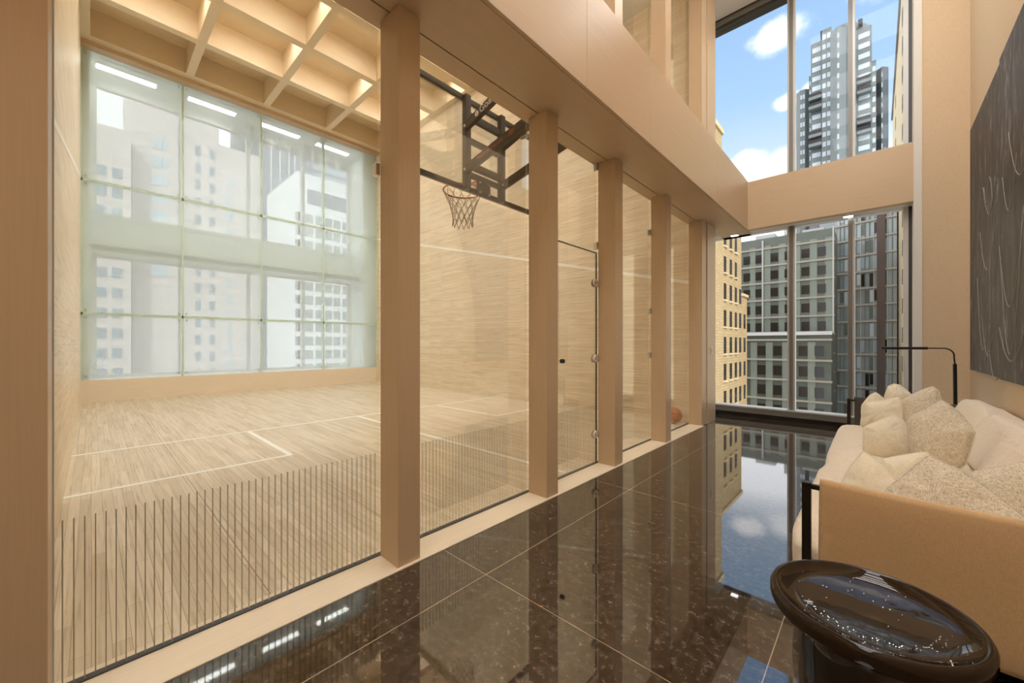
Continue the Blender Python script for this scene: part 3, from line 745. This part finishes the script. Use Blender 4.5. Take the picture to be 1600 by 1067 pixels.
def pillow(key, mat_, label, seam=False):
    pts, nrm, thick = PIL[key]
    pts = [Vector(p) for p in pts]; N = Vector(nrm).normalized()
    # shift back by half of the thickness so the front face meets the outline plane
    c = sum(pts, Vector()) / len(pts)
    back = -N * thick * .30
    # closed Catmull-Rom outline, corners kept fairly sharp
    n = len(pts); ring = []
    sub = 8
    for i in range(n):
        p0, p1, p2, p3 = pts[i - 1], pts[i], pts[(i + 1) % n], pts[(i + 2) % n]
        for k in range(sub):
            t_ = k / sub; lin = p1.lerp(p2, t_)
            cr_ = .5 * ((2 * p1) + (p2 - p0) * t_ + (2 * p0 - 5 * p1 + 4 * p2 - p3) * t_ ** 2 + (3 * p1 - p0 - 3 * p2 + p3) * t_ ** 3)
            ring.append(lin.lerp(cr_, .28))
    m_ = len(ring); R = 12; vs = []; fs = []; rnd = random.Random(key); ph = [rnd.uniform(0, 6.28) for _ in range(5)]
    def layer(sign):
        idx = []
        for j in range(1, R):
            rho = j / R; row = []
            for i, p in enumerate(ring):
                q_ = c.lerp(p, rho); a = 2 * math.pi * i / m_
                h_ = (1 - rho ** 2.3) ** .75 * thick * .5
                h_ += thick * .05 * math.sin(5 * a + ph[0]) * rho ** 3 * (1 - rho) * 4 + thick * .03 * math.sin(11 * a + ph[1]) * rho ** 4 * (1 - rho) * 5
                vs.append(q_ + back + N * sign * h_); row.append(len(vs) - 1)
            idx.append(row)
        vs.append(c + back + N * sign * thick * .5); ctr = len(vs) - 1
        return idx, ctr
    outer = []
    for p in ring: vs.append(p + back); outer.append(len(vs) - 1)
    for sign in (1, -1):
        idx, ctr = layer(sign); idx.append(outer)
        for j in range(len(idx) - 1):
            for i in range(m_):
                k = (i + 1) % m_; q_ = (idx[j][i], idx[j][k], idx[j + 1][k], idx[j + 1][i]); fs.append(q_ if sign < 0 else q_[::-1])
        for i in range(m_):
            q_ = (ctr, idx[0][(i + 1) % m_], idx[0][i]); fs.append(q_ if sign < 0 else q_[::-1])
    zmin = min(v.z for v in vs)
    P = thing('throw_pillow', (c.x, c.y, zmin), label, 'pillow', 'throw pillows on the sofa')
    MB().add(vs, fs).build('cover', mat_, P, smooth=True)
    MB().tube([p + back for p in ring], .0035, 6, closed=True).build('piping', mat_, P, smooth=True)
pillow('p1', coarse, 'large coarse linen throw pillow leaning on the near tan arm of the sofa')
pillow('p4', coarse, 'coarse linen throw pillow cut by the right edge of the photo, behind the large one')
pillow('p2', linen, 'small fine linen throw pillow with pointed top at the front corner by the near arm')
pillow('p3', linen, 'pale flat throw pillow directly behind the small pointed one by the near arm')
pillow('p5', coarse, 'big coarse linen throw pillow standing peaked in the middle of the sofa')
pillow('p6', linen, 'fine linen throw pillow left of the big peaked one, in front of the far group')
pillow('p7', linen, 'fine linen throw pillow at the sofa front edge beside the dark far arm')
pillow('p7b', linen, 'pale throw pillow tip showing behind the pillow beside the dark far arm')
pillow('p8', linen, 'small pale throw pillow at the very back against the window view')
pillow('p9', coarse, 'coarse linen throw pillow in the far corner of the sofa, nearest the lamp')

# ------------------------------------------------ floor lamp
lp = thing('floor_lamp', (.60, 6.1, 0), 'slim black floor lamp with horizontal bar head behind the far end of the sofa', 'lamp')
MB().lathe([(.001, 0), (.13, 0), (.13, .012), (.12, .018), (.001, .018)], (.60, 6.1, 0), 40).build('base', black_metal, lp)
MB().tube([(.60, 6.1, .018), (.592, 6.1, 1.0)], .015, 14).build('pole', black_metal, lp)
arc = [(.592, 6.1, 1.0), (.587, 6.1, 1.07)] + [(.587 - .075 * (1 - math.cos(a)), 6.1, 1.087 + .075 * math.sin(a)) for a in [math.pi / 2 * k / 8 for k in range(9)]] + [(.40, 6.1, 1.162)]
MB().tube(arc, .0065, 10).build('arm', black_metal, lp, smooth=True)
hd_ = MB().rbox(.04, .40, 6.083, 6.117, 1.148, 1.176, .006).build('lamp_head', black_metal, lp)
MB().box(.06, .38, 6.09, 6.11, 1.1465, 1.1485).build('diffuser', white, hd_)

# ------------------------------------------------ side table of smoked glass
sg = Mat('smoked_glass'); sg.t.nodes.remove(sg.b)
tr = sg.n('ShaderNodeBsdfTransparent'); tr.inputs[0].default_value = (.30, .22, .15, 1)
df = sg.n('ShaderNodeBsdfDiffuse'); df.inputs[0].default_value = (.05, .031, .017, 1)
gl = sg.n('ShaderNodeBsdfGlossy'); gl.inputs['Roughness'].default_value = .03
m1 = sg.n('ShaderNodeMixShader'); m1.inputs[0].default_value = .55; sg.l(tr.outputs[0], m1.inputs[1]); sg.l(df.outputs[0], m1.inputs[2])
fr = sg.n('ShaderNodeFresnel'); fr.inputs[0].default_value = 1.4
nzb = sg.noise(sg.coords(), 9, 2); bp = sg.n('ShaderNodeBump'); bp.inputs['Strength'].default_value = .12; bp.inputs['Distance'].default_value = .01
sg.l(nzb, bp.inputs['Height']); sg.l(bp.outputs[0], gl.inputs['Normal']); sg.l(bp.outputs[0], fr.inputs['Normal'])
m2 = sg.n('ShaderNodeMixShader'); sg.l(fr.outputs[0], m2.inputs[0]); sg.l(m1.outputs[0], m2.inputs[1]); sg.l(gl.outputs[0], m2.inputs[2]); sg.l(m2.outputs[0], sg.o.inputs[0])
tb = thing('side_table', (-.012, 1.44, 0), 'low round smoked glass side table beside the near arm of the sofa', 'table')
tc_ = (-.016, 1.447, 0)
MB().lathe([(.001, .452), (.15, .450), (.200, .447), (.219, .455), (.225, .470), (.225, .490), (.220, .5), (.212, .503), (.205, .499), (.199, .488), (.160, .483), (.150, .481), (.001, .480)], tc_, 96).build('table_top', sg.m, tb, smooth=True)
dk = plain('dark_smoked_base', srgb(24, 16, 12), .06, 0, .02, spec=.8)
MB().lathe([(.001, 0), (.150, 0), (.156, .006), (.156, .44), (.150, .449), (.001, .449)], tc_, 72).build('pedestal', dk, tb, smooth=True)
bub = MB()
rb = random.Random(3)
for k in range(90):
    if k < 60: a = math.radians(205 + k * 2.6 + rb.uniform(-2, 2)); r_ = .135 + rb.uniform(-.01, .012)
    else: a = rb.uniform(0, 6.28); r_ = rb.uniform(.05, .19)
    x, y = tc_[0] + r_ * math.cos(a), tc_[1] + r_ * math.sin(a); rad = rb.uniform(.0009, .0022)
    bub.lathe([(.0001, 0), (rad, .0002), (rad * .7, rad * .6), (.0001, rad * .8)], (x, y, .482 if r_ < .155 else .485), 6)
o = bub.build('air_bubbles', plain('bubble_glint', srgb(240, 240, 238), .1, .8), tb); o['kind'] = 'stuff'

# ------------------------------------------------ two panel painting on the right wall
pm = Mat('dark_brushed_paint'); v = pm.coords((1, 1, 1))
wv = pm.n('ShaderNodeTexNoise'); wv.inputs['Scale'].default_value = 1.1; wv.inputs['Detail'].default_value = 3; pm.l(v, wv.inputs['Vector'])
mpp = pm.n('ShaderNodeMapping'); mpp.inputs['Scale'].default_value = (1, 7.5, .9); pm.l(v, mpp.inputs[0])
va = pm.n('ShaderNodeVectorMath', operation='MULTIPLY_ADD'); pm.l(wv.outputs['Color'], va.inputs[0]); va.inputs[1].default_value = (3.2, 3.2, 3.2); pm.l(mpp.outputs[0], va.inputs[2])
st1 = pm.noise(va.outputs[0], 1.6, 7, .68)
pm.base(pm.ramp(st1, [(.36, srgb(16, 14, 15)), (.47, srgb(38, 35, 36)), (.55, srgb(62, 58, 62)), (.62, srgb(98, 97, 104)), (.74, srgb(165, 168, 178))]))
pm.set(Roughness=.5); pm.bump(st1, .6, .01)
ptg = thing('painting', (.80, 5.2, .91), 'tall dark grey two-panel brushed painting hung above the sofa', 'painting')
p1 = MB().box(.775, .817, 5.345, 6.80, .915, 3.63).build('canvas_panel', pm.m, ptg, bevel=.003)
p2 = MB().box(.772, .817, 3.5, 5.33, .905, 3.66).build('canvas_panel', pm.m, ptg, bevel=.003)
chalk = plain('pale_paint_line', srgb(150, 146, 140), .6)
def swag(par, x, y0, y1, z0, z1, sag, r=.0032, sw=0):
    pts = []
    for k in range(17):
        t_ = k / 16; pts.append((x, y0 + (y1 - y0) * t_ + sw * math.sin(6 * t_), z0 + (z1 - z0) * t_ - sag * (1 - (2 * t_ - 1) ** 2)))
    MB().tube(pts, r, 5).build('painted_line', chalk, par, smooth=True)
for a in [(5.32, 4.55, 2.05, 2.2, .62), (5.28, 4.6, 1.95, 2.1, .9), (5.2, 4.75, 2.6, 2.65, .35), (5.32, 4.4, 1.35, 1.5, .35), (5.0, 4.2, 2.9, 3.0, .5)]:
    swag(p2, .771, *a)
for a in [(6.2, 5.4, 2.35, 2.6, .55), (6.35, 5.7, 1.9, 2.0, .8), (6.0, 5.5, 2.75, 2.7, .3), (6.1, 5.6, 1.5, 1.3, .3), (5.75, 5.36, 1.15, .95, .15), (6.25, 5.95, 2.5, 2.55, -.25), (5.9, 5.6, 2.55, 2.5, -.25)]:
    swag(p1, .774, *a)
MB().box(.78, .81, 5.331, 5.344, .93, 1.12).build('hanging_bracket', black_metal, ptg)

# ================================================================ OUTSIDE
tag(MB().box(-260, 120, 12, 380, -46, -45).box(-260, -16, -120, 12, -46, -45).build('street', plain('asphalt', srgb(98, 98, 100), .9, noise=.1, sc=.5)), kind='structure')
def brick(name, a, b_, mort, rh=.35, bw=1.2, axis='yz'):
    m = Mat(name); g_ = m.n('ShaderNodeNewGeometry'); s2 = m.n('ShaderNodeSeparateXYZ'); m.l(g_.outputs['Position'], s2.inputs[0]); c_ = m.n('ShaderNodeCombineXYZ')
    ss = m.math('ADD', s2.outputs['X'], s2.outputs['Y']); m.l(ss, c_.inputs[0]); m.l(s2.outputs['Z'], c_.inputs[1])
    br = m.n('ShaderNodeTexBrick'); m.l(c_.outputs[0], br.inputs['Vector']); br.inputs['Scale'].default_value = 1
    br.inputs['Brick Width'].default_value = bw; br.inputs['Row Height'].default_value = rh; br.inputs['Mortar Size'].default_value = .03
    br.inputs['Color1'].default_value = a; br.inputs['Color2'].default_value = b_; br.inputs['Mortar'].default_value = mort
    f = m.noise(m.coords((.6, .6, 1.5)), .5, 5, .6); m.base(m.mix(m.math('MULTIPLY', f, .35), br.outputs['Color'], mort)); m.set(Roughness=.9); return m.m
ybrick = brick('buff_brick', srgb(206, 184, 142), srgb(190, 168, 128), srgb(170, 148, 110))
gbrick = brick('grey_brown_brick', srgb(212, 202, 198), srgb(198, 188, 184), srgb(180, 172, 168), .8, 2.4)
tanst = brick('cream_stone', srgb(232, 214, 178), srgb(222, 202, 162), srgb(200, 180, 142), 1.0, 3)
darkwin = plain('dark_window_glass', srgb(52, 48, 46), .12, 0, .2, .8)
palewin = plain('pale_window_glass', srgb(182, 202, 212), .15, .1, .12, .5)
bluewin = plain('bluish_window_glass', srgb(184, 196, 198), .12, .15, .25, .3)
greenpan = plain('green_grey_panel', srgb(128, 137, 128), .35, .1, .25, .35)
greenlt = plain('light_green_panel', srgb(154, 165, 154), .35, .1, .15, .6)
bandm = plain('pale_floor_band', srgb(192, 186, 174), .6, 0, .1, 1)
whitest = plain('white_stone', srgb(236, 238, 240), .7, 0, .03, .5)
greyst = plain('grey_stone', srgb(138, 144, 154), .7, 0, .06, .3)
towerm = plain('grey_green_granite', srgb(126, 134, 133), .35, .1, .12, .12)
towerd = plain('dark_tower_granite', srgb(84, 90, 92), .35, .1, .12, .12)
towerw = plain('sky_painted_glass', srgb(222, 236, 244), .2, .0, .2, .12)  # sky reflection painted in as a pale base colour
class Budget:
    def __init__(s, par, nm, mat_, n=100): s.p = par; s.nm = nm; s.m = mat_; s.n = n; s.rest = MB()
    def put(s, b):
        if s.n > 0: MB().box(*b).build(s.nm, s.m, s.p); s.n -= 1
        else: s.rest.box(*b)
    def done(s, nm):
        if s.rest.v: o = s.rest.build(nm, s.m, s.p); o['kind'] = 'stuff'
# --- buff brick building left of the end window (its facade faces +X)
yb1 = thing('brick_building', (-20, 54, -45), 'buff yellow brick building with narrow dark windows, left in the end window', 'building')
MB().box(-34, -14, 34, 53.0, -45, 27.0).box(-34, -14.05, 53.0, 62.8, -45, 19.5).box(-34, -14.1, 62.8, 66.3, -45, 8.0).build('wall', ybrick, yb1)
for b6 in ((-34, -13.8, 34, 53.2, 27.0, 27.6), (-34, -13.9, 53.2, 63, 19.5, 20), (-34, -13.9, 63, 66.5, 8, 8.4)): MB().box(*b6).build('cornice', tanst, yb1)
bw_ = Budget(yb1, 'window', darkwin)
for fl_ in range(-6, 8):
    z = 6.78 + 3.40 * fl_ + .03
    for y in (40.2, 42.6, 46.8, 49.2, 54.6, 57.3, 59.8, 62.1, 64.8):
        if z + 2 > 26 or (y > 54 and z + 2 > 19) or (y > 62 and z + 2 > 9.5) or (y > 62.8 and z + 2 > 6): continue
        xx = -14 if y < 54 else (-14.05 if y < 62.8 else -14.1)
        bw_.put((xx - .1, xx + .02, y - .55, y + .55, z, z + 2.05))
bw_.done('windows_below')
sl_ = MB()
for fl_ in range(-6, 6):
    z = 6.78 + 3.40 * fl_
    for y in (54.6, 57.3, 59.8):
        if z < 18: sl_.box(-14.05, -13.85, y - .7, y + .7, z - .2, z)
sl_.build('window_ledges', tanst, yb1)
# --- green grey glazed building, facing us
def fr_building(name, label, X0, X1, Y, ztop, zbot, cols_, rows_, wallm, winm, bandmat, ww, wh, z0, dz, n, depth=20, piers=None):
    t_ = thing(name, ((X0 + X1) / 2, Y + depth / 2, -45), label, 'building')
    MB().box(X0, X1, Y, Y + depth, -45, ztop).build('wall', wallm, t_)
    bg_ = Budget(t_, 'window', winm); bd = Budget(t_, 'floor_band', bandmat, 60)
    if piers:
        pm_ = Budget(t_, 'pier', greenlt, 80)
        for x in piers: pm_.put((x - .55, x + .55, Y - .10, Y, -30, ztop - 1.6))
    for k in range(n):
        z = z0 - k * dz
        bd.put((X0 - .15, X1 + .15, Y - .35, Y, z + dz - .55, z + dz - .2))
        for x in cols_: bg_.put((x - ww / 2, x + ww / 2, Y - .16, Y, z + .4, z + .4 + wh))
    bg_.done('lower_windows'); bd.done('lower_bands')
    return t_
gx = [at_y(u, 0, 95)[0] for u in (1167, 1186, 1210, 1258.5, 1284)]
g1 = fr_building('glazed_building', 'grey green glazed building with square dark windows, centre of the end window', at_y(1150, 0, 95)[0], at_y(1303, 0, 95)[0], 95, 23, 0, gx + [at_y(1232, 0, 95)[0]], 0, greenpan, darkwin, bandm, 1.25, 1.7, 17.6, 3.55, 9, depth=8.5, piers=[at_y(u, 0, 95)[0] for u in (1176, 1199, 1222, 1245, 1271, 1295)])
MB().box(at_y(1301, 0, 95)[0], at_y(1303.5, 0, 95)[0], 94.4, 95, -30, 23.2).box(at_y(1191, 0, 95)[0], at_y(1193.5, 0, 95)[0], 94.5, 95, 3, 22.5).build('corner_frame', light_metal, g1)
for b6 in ((-19, -15.5, 97, 101, 23, 24.2), (-13.8, -12.2, 96, 99, 23, 25.2), (-11, -7.5, 97.5, 101, 23, 24.0)): MB().box(*b6).build('rooftop_unit', light_metal, g1)
g2 = fr_building('glazed_building', 'lower glazed block with a pale parapet in front of the grey green building', at_y(1165, 521, 88)[0], at_y(1299, 521, 88)[0], 88, at_y(1230, 521, 88)[2], 0, [at_y(u, 0, 88)[0] for u in (1190, 1215, 1255, 1280)], 0, plain('dark_green_panel', srgb(112, 122, 112), .3, .15, .3, .3), darkwin, bandm, 1.3, 1.8, -1.4, 3.7, 6, depth=6.2, piers=[at_y(u, 0, 88)[0] for u in (1178, 1202, 1228, 1268)])
MB().box(at_y(1164, 0, 88)[0], at_y(1300.5, 0, 88)[0], 87.5, 88.2, at_y(1230, 523, 88)[2] - .1, at_y(1230, 518.5, 88)[2]).build('parapet', whitest, g2)
# --- bluish glass building to the right
b3 = thing('glass_building', (-3, 112, -45), 'bluish glass building with slanting pale floor lines, right half of the end window', 'building')
zt = 31.0; BA, BB = (-9.0, 106.6), (2.8, 104.0)
def bf(t_, off=0): return (BA[0] + (BB[0] - BA[0]) * t_, BA[1] + (BB[1] - BA[1]) * t_ - off)
MB().prism([BA, BB, (2.8, 120), (-9, 120)], -45, zt).build('wall', bluewin, b3)
def strip(t0, t1, z0, z1, off, nm, m_):
    a, b6 = bf(t0, off), bf(t1, off); MB().prism([a, b6, bf(t1, -.05), bf(t0, -.05)], z0, z1).build(nm, m_, b3)
for k in range(18): strip(-.0, 1.0, 28.6 - k * 3.3, 28.6 - k * 3.3 + .34, .35, 'floor_band', bandm)
for k in range(15): strip(.235 + k * .0545 - .004, .235 + k * .0545 + .004, -30, zt, .22, 'mullion', light_metal if k % 3 == 0 else grey_metal)
bt = (at_y(1377, 0, 104.6)[0] - BA[0]) / (BB[0] - BA[0])
strip(bt - .055, bt + .045, -45, zt, .7, 'brown_pier', plain('brown_pier_stone', srgb(112, 96, 90), .7, 0, .2, .6))
rg = random.Random(8)
for k in range(17):
    for j in range(12):
        if rg.random() < .45: strip(.24 + j * .0545, .24 + (j + .8) * .0545, 26.2 - k * 3.3 - rg.uniform(0, .6), 28.3 - k * 3.3, .08, 'window', rg.choice([darkwin, towerw, palewin, palewin, greenpan]))
# --- cream building at the right jamb (facade faces -X)
b4 = thing('stone_building', (12, 110, -45), 'cream stone building seen edge on beside the right window jamb', 'building')
MB().box(3, 30, 60, 140, -45, 58.6).build('wall', tanst, b4)
MB().box(2.7, 30, 59.7, 140.3, 58.6, 59.3).build('cornice', greyst, b4)
bw_ = Budget(b4, 'window', darkwin)
for k in range(16):
    for y in (78, 88, 118): bw_.put((2.95, 3.02, y - .7, y + .7, 52 - k * 4.6, 54.4 - k * 4.6))
bw_.done('lower_windows')
# --- the stepped tower
TY = 200
tw = thing('office_tower', (at_y(1320, 0, TY)[0], TY + 18, -45), 'tall stepped grey green tower with bay windows behind the cross beam', 'tower')
tws = Budget(tw, 'window', towerw, 100)
def X_(u): return at_y(u, 0, TY)[0]
def Z_(u, v): return at_y(u, v, TY)[2]
def vol(u0, u1, v, dy, m_, chamf=0, u_ref=None, floors=22, nw=1, wfrac=.75, wm_=None, crown=False, nm='wing'):
    x0, x1 = X_(u0), X_(u1); z1 = Z_(u_ref or u0, v); y = TY + dy
    poly = [(x0 + chamf, y), (x1 - chamf, y), (x1, y + chamf), (x1, y + 24), (x0, y + 24), (x0, y + chamf)] if chamf else [(x0, y), (x1, y), (x1, y + 24), (x0, y + 24)]
    o_ = MB().prism(poly, -45, z1).build(nm, m_, tw)
    if crown: return x0, x1, y, z1
    k = 0; z = z1 - 2.2
    while z > 55 and k < floors:
        MBs = (x1 - x0 - 2 * chamf) / nw
        for i in range(nw):
            a = x0 + chamf + MBs * i; e_ = MBs * (1 - wfrac) / 2
            tws.put((a + e_, a + MBs - e_, y - .15, y, z - 1.9, z))
        z -= 3.9; k += 1
    return x0, x1, y, z1
vol(1240, 1262, 130, 6, towerm, 1.5, 1250, nw=2)
vol(1262, 1270, 112, 4, towerm, 0, 1262, nw=1)
vol(1266, 1284, 62, 2, towerm, 0, 1275, nw=1)
vol(1284, 1299, 45, 0, towerm, 0, 1290, nw=2)
vol(1298, 1324, 52, -4, towerm, 2.2, 1310, nw=2)
vol(1324, 1338, 48, -2, towerm, 0, 1330, nw=1)
vol(1338, 1362, 40, 1, towerm, 0, 1350, nw=1)
vol(1362, 1369, 88, 3, towerm, 0, 1365, nw=1)
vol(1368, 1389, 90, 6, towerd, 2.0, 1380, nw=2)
x0, x1, y, z1 = vol(1275, 1354, 14, 9, towerm, 6, 1320, crown=True, nm='crown')
MB().box(x0 + 6.5, x1 - 6.5, y - .25, y, z1 - 10, z1 - 1.2).build('crown_glazing', palewin, tw)
for k in range(9):
    xx = x0 + 6.5 + (x1 - x0 - 13) * k / 8; MB().box(xx - .15, xx + .15, y - .45, y - .2, z1 - 10.2, z1 - 1).build('crown_mullion', towerd, tw)
for xx in (x0 + 1, x1 - 4.6):
    for j in range(2):
        for i in range(2): MB().box(xx + i * 2, xx + i * 2 + 1.3, y + 2 + (3 if xx > x0 + 2 else 0) - 6, y + 6, z1 - 3.4 - j * 3.4, z1 - 1.4 - j * 3.4).build('crown_opening', darkwin, tw)
for v_ in (145, 205):
    for u0, u1 in ((1264, 1284), (1339, 1361)):
        MB().box(X_(u0), X_(u1), TY - 1.6, TY + 1.6, Z_(1300, v_) - .9, Z_(1300, v_) + .3).build('balcony', towerm, tw)
        MB().box(X_(u0), X_(u1), TY - .2, TY + 1.6, Z_(1300, v_) + .3, Z_(1300, v_) + 2.3).build('loggia_opening', darkwin, tw)
        MB().box(X_(u0), X_(u1), TY - 1.6, TY + 1.6, Z_(1300, v_) - 4.6, Z_(1300, v_) - 3.4).build('balcony', towerm, tw)
        MB().box(X_(u0), X_(u1), TY - .2, TY + 1.6, Z_(1300, v_) - 3.4, Z_(1300, v_) - 1.2).build('loggia_opening', darkwin, tw)
tws.done('lower_windows')

# --- buildings seen through the court windows (facades face +X)
def side_building(name, label, X, y0, y1, ztop, wallm, winm, ycols, ww, wh, ztop_w, dz, n, depth=30, nm='window', budget=90):
    t_ = thing(name, (X - depth / 2, (y0 + y1) / 2, -45), label, 'building')
    MB().box(X - depth, X, y0, y1, -45, ztop).build('wall', wallm, t_)
    bg_ = Budget(t_, nm, winm, budget)
    for k in range(n):
        for y in ycols: bg_.put((X, X + .12, y - ww / 2, y + ww / 2, ztop_w - k * dz - wh, ztop_w - k * dz))
    bg_.done('lower_windows'); return t_
def Yx(u, X): return at_x(u, 0, X)[1]
lowwin = plain('slate_window_glass', srgb(128, 146, 160), .2, 0, .1, .5)
sb = side_building('apartment_building', 'broad grey brown brick building behind the left court windows', -100, Yx(206, -100), Yx(342, -100), 60, gbrick, lowwin, [Yx(u, -100) for u in (309, 331.5)], .8, 1.9, 41, 3.45, 24)
for k in range(8):
    for u in (240, 249, 258): MB().box(-100, -99.88, Yx(u, -100) - .36, Yx(u, -100) + .36, 40.2 - k * 3.45 - 2, 40.2 - k * 3.45).build('triple_window', palewin, sb)  # pale panes: reflection on the upper floors put into the glass colour
MB().box(-128, -100.05, Yx(341, -100), Yx(410.5, -100), -45, 42.6).build('wing_wall', gbrick, sb)
for k in range(24):
    for u in (352, 372): pass
bw_ = Budget(sb, 'wing_window', palewin, 60)
for k in range(22):
    for u in (358,): bw_.put((-100.05, -99.95, Yx(u, -100) - .4, Yx(u, -100) + .4, 34 - k * 3.45, 35.9 - k * 3.45))
bw_.done('lower_wing_windows')
side_building('apartment_building', 'lower stepped brick building at the far left of the court windows', -96, Yx(120, -96), Yx(205, -96), 38.4, gbrick, lowwin, [Yx(u, -96) for u in (158, 183)], 1.2, 1.7, 31.5, 3.45, 20)
side_building('office_tower', 'dark grey tower with pale vertical fins, centre right of the court windows', -100.2, Yx(411, -100), Yx(470, -100), 70, greyst, whitest, [Yx(u, -100) for u in (424, 438, 452, 461)], .14, 80, 69, 90, 1, nm='fin')
wb = side_building('office_building', 'white office block with a grid of square windows, right in the court windows', -78, Yx(464, -78), Yx(562, -78), 33.0, whitest, bluewin, [Yx(u, -78) for u in (467, 471, 483, 498, 513, 526, 540, 553)], 1.25, 1.55, 25.5, 2.55, 18, depth=18)
MB().box(-78, -77.9, Yx(480, -78), Yx(560, -78), 27.5, 30.2).build('louvre_band', greyst, wb)
side_building('office_tower', 'pale distant office tower rising behind the white office block', -110, Yx(470, -110), Yx(560, -110), 75, plain('pale_concrete', srgb(196, 204, 214), .7, 0, .05, .4), bluewin, [Yx(u, -110) for u in (478, 490, 503, 516, 529, 541)], 2.2, .5, 72, 2.2, 26, budget=60)

# remove the helper property
for o in bpy.data.objects:
    if '_o' in o: del o['_o']
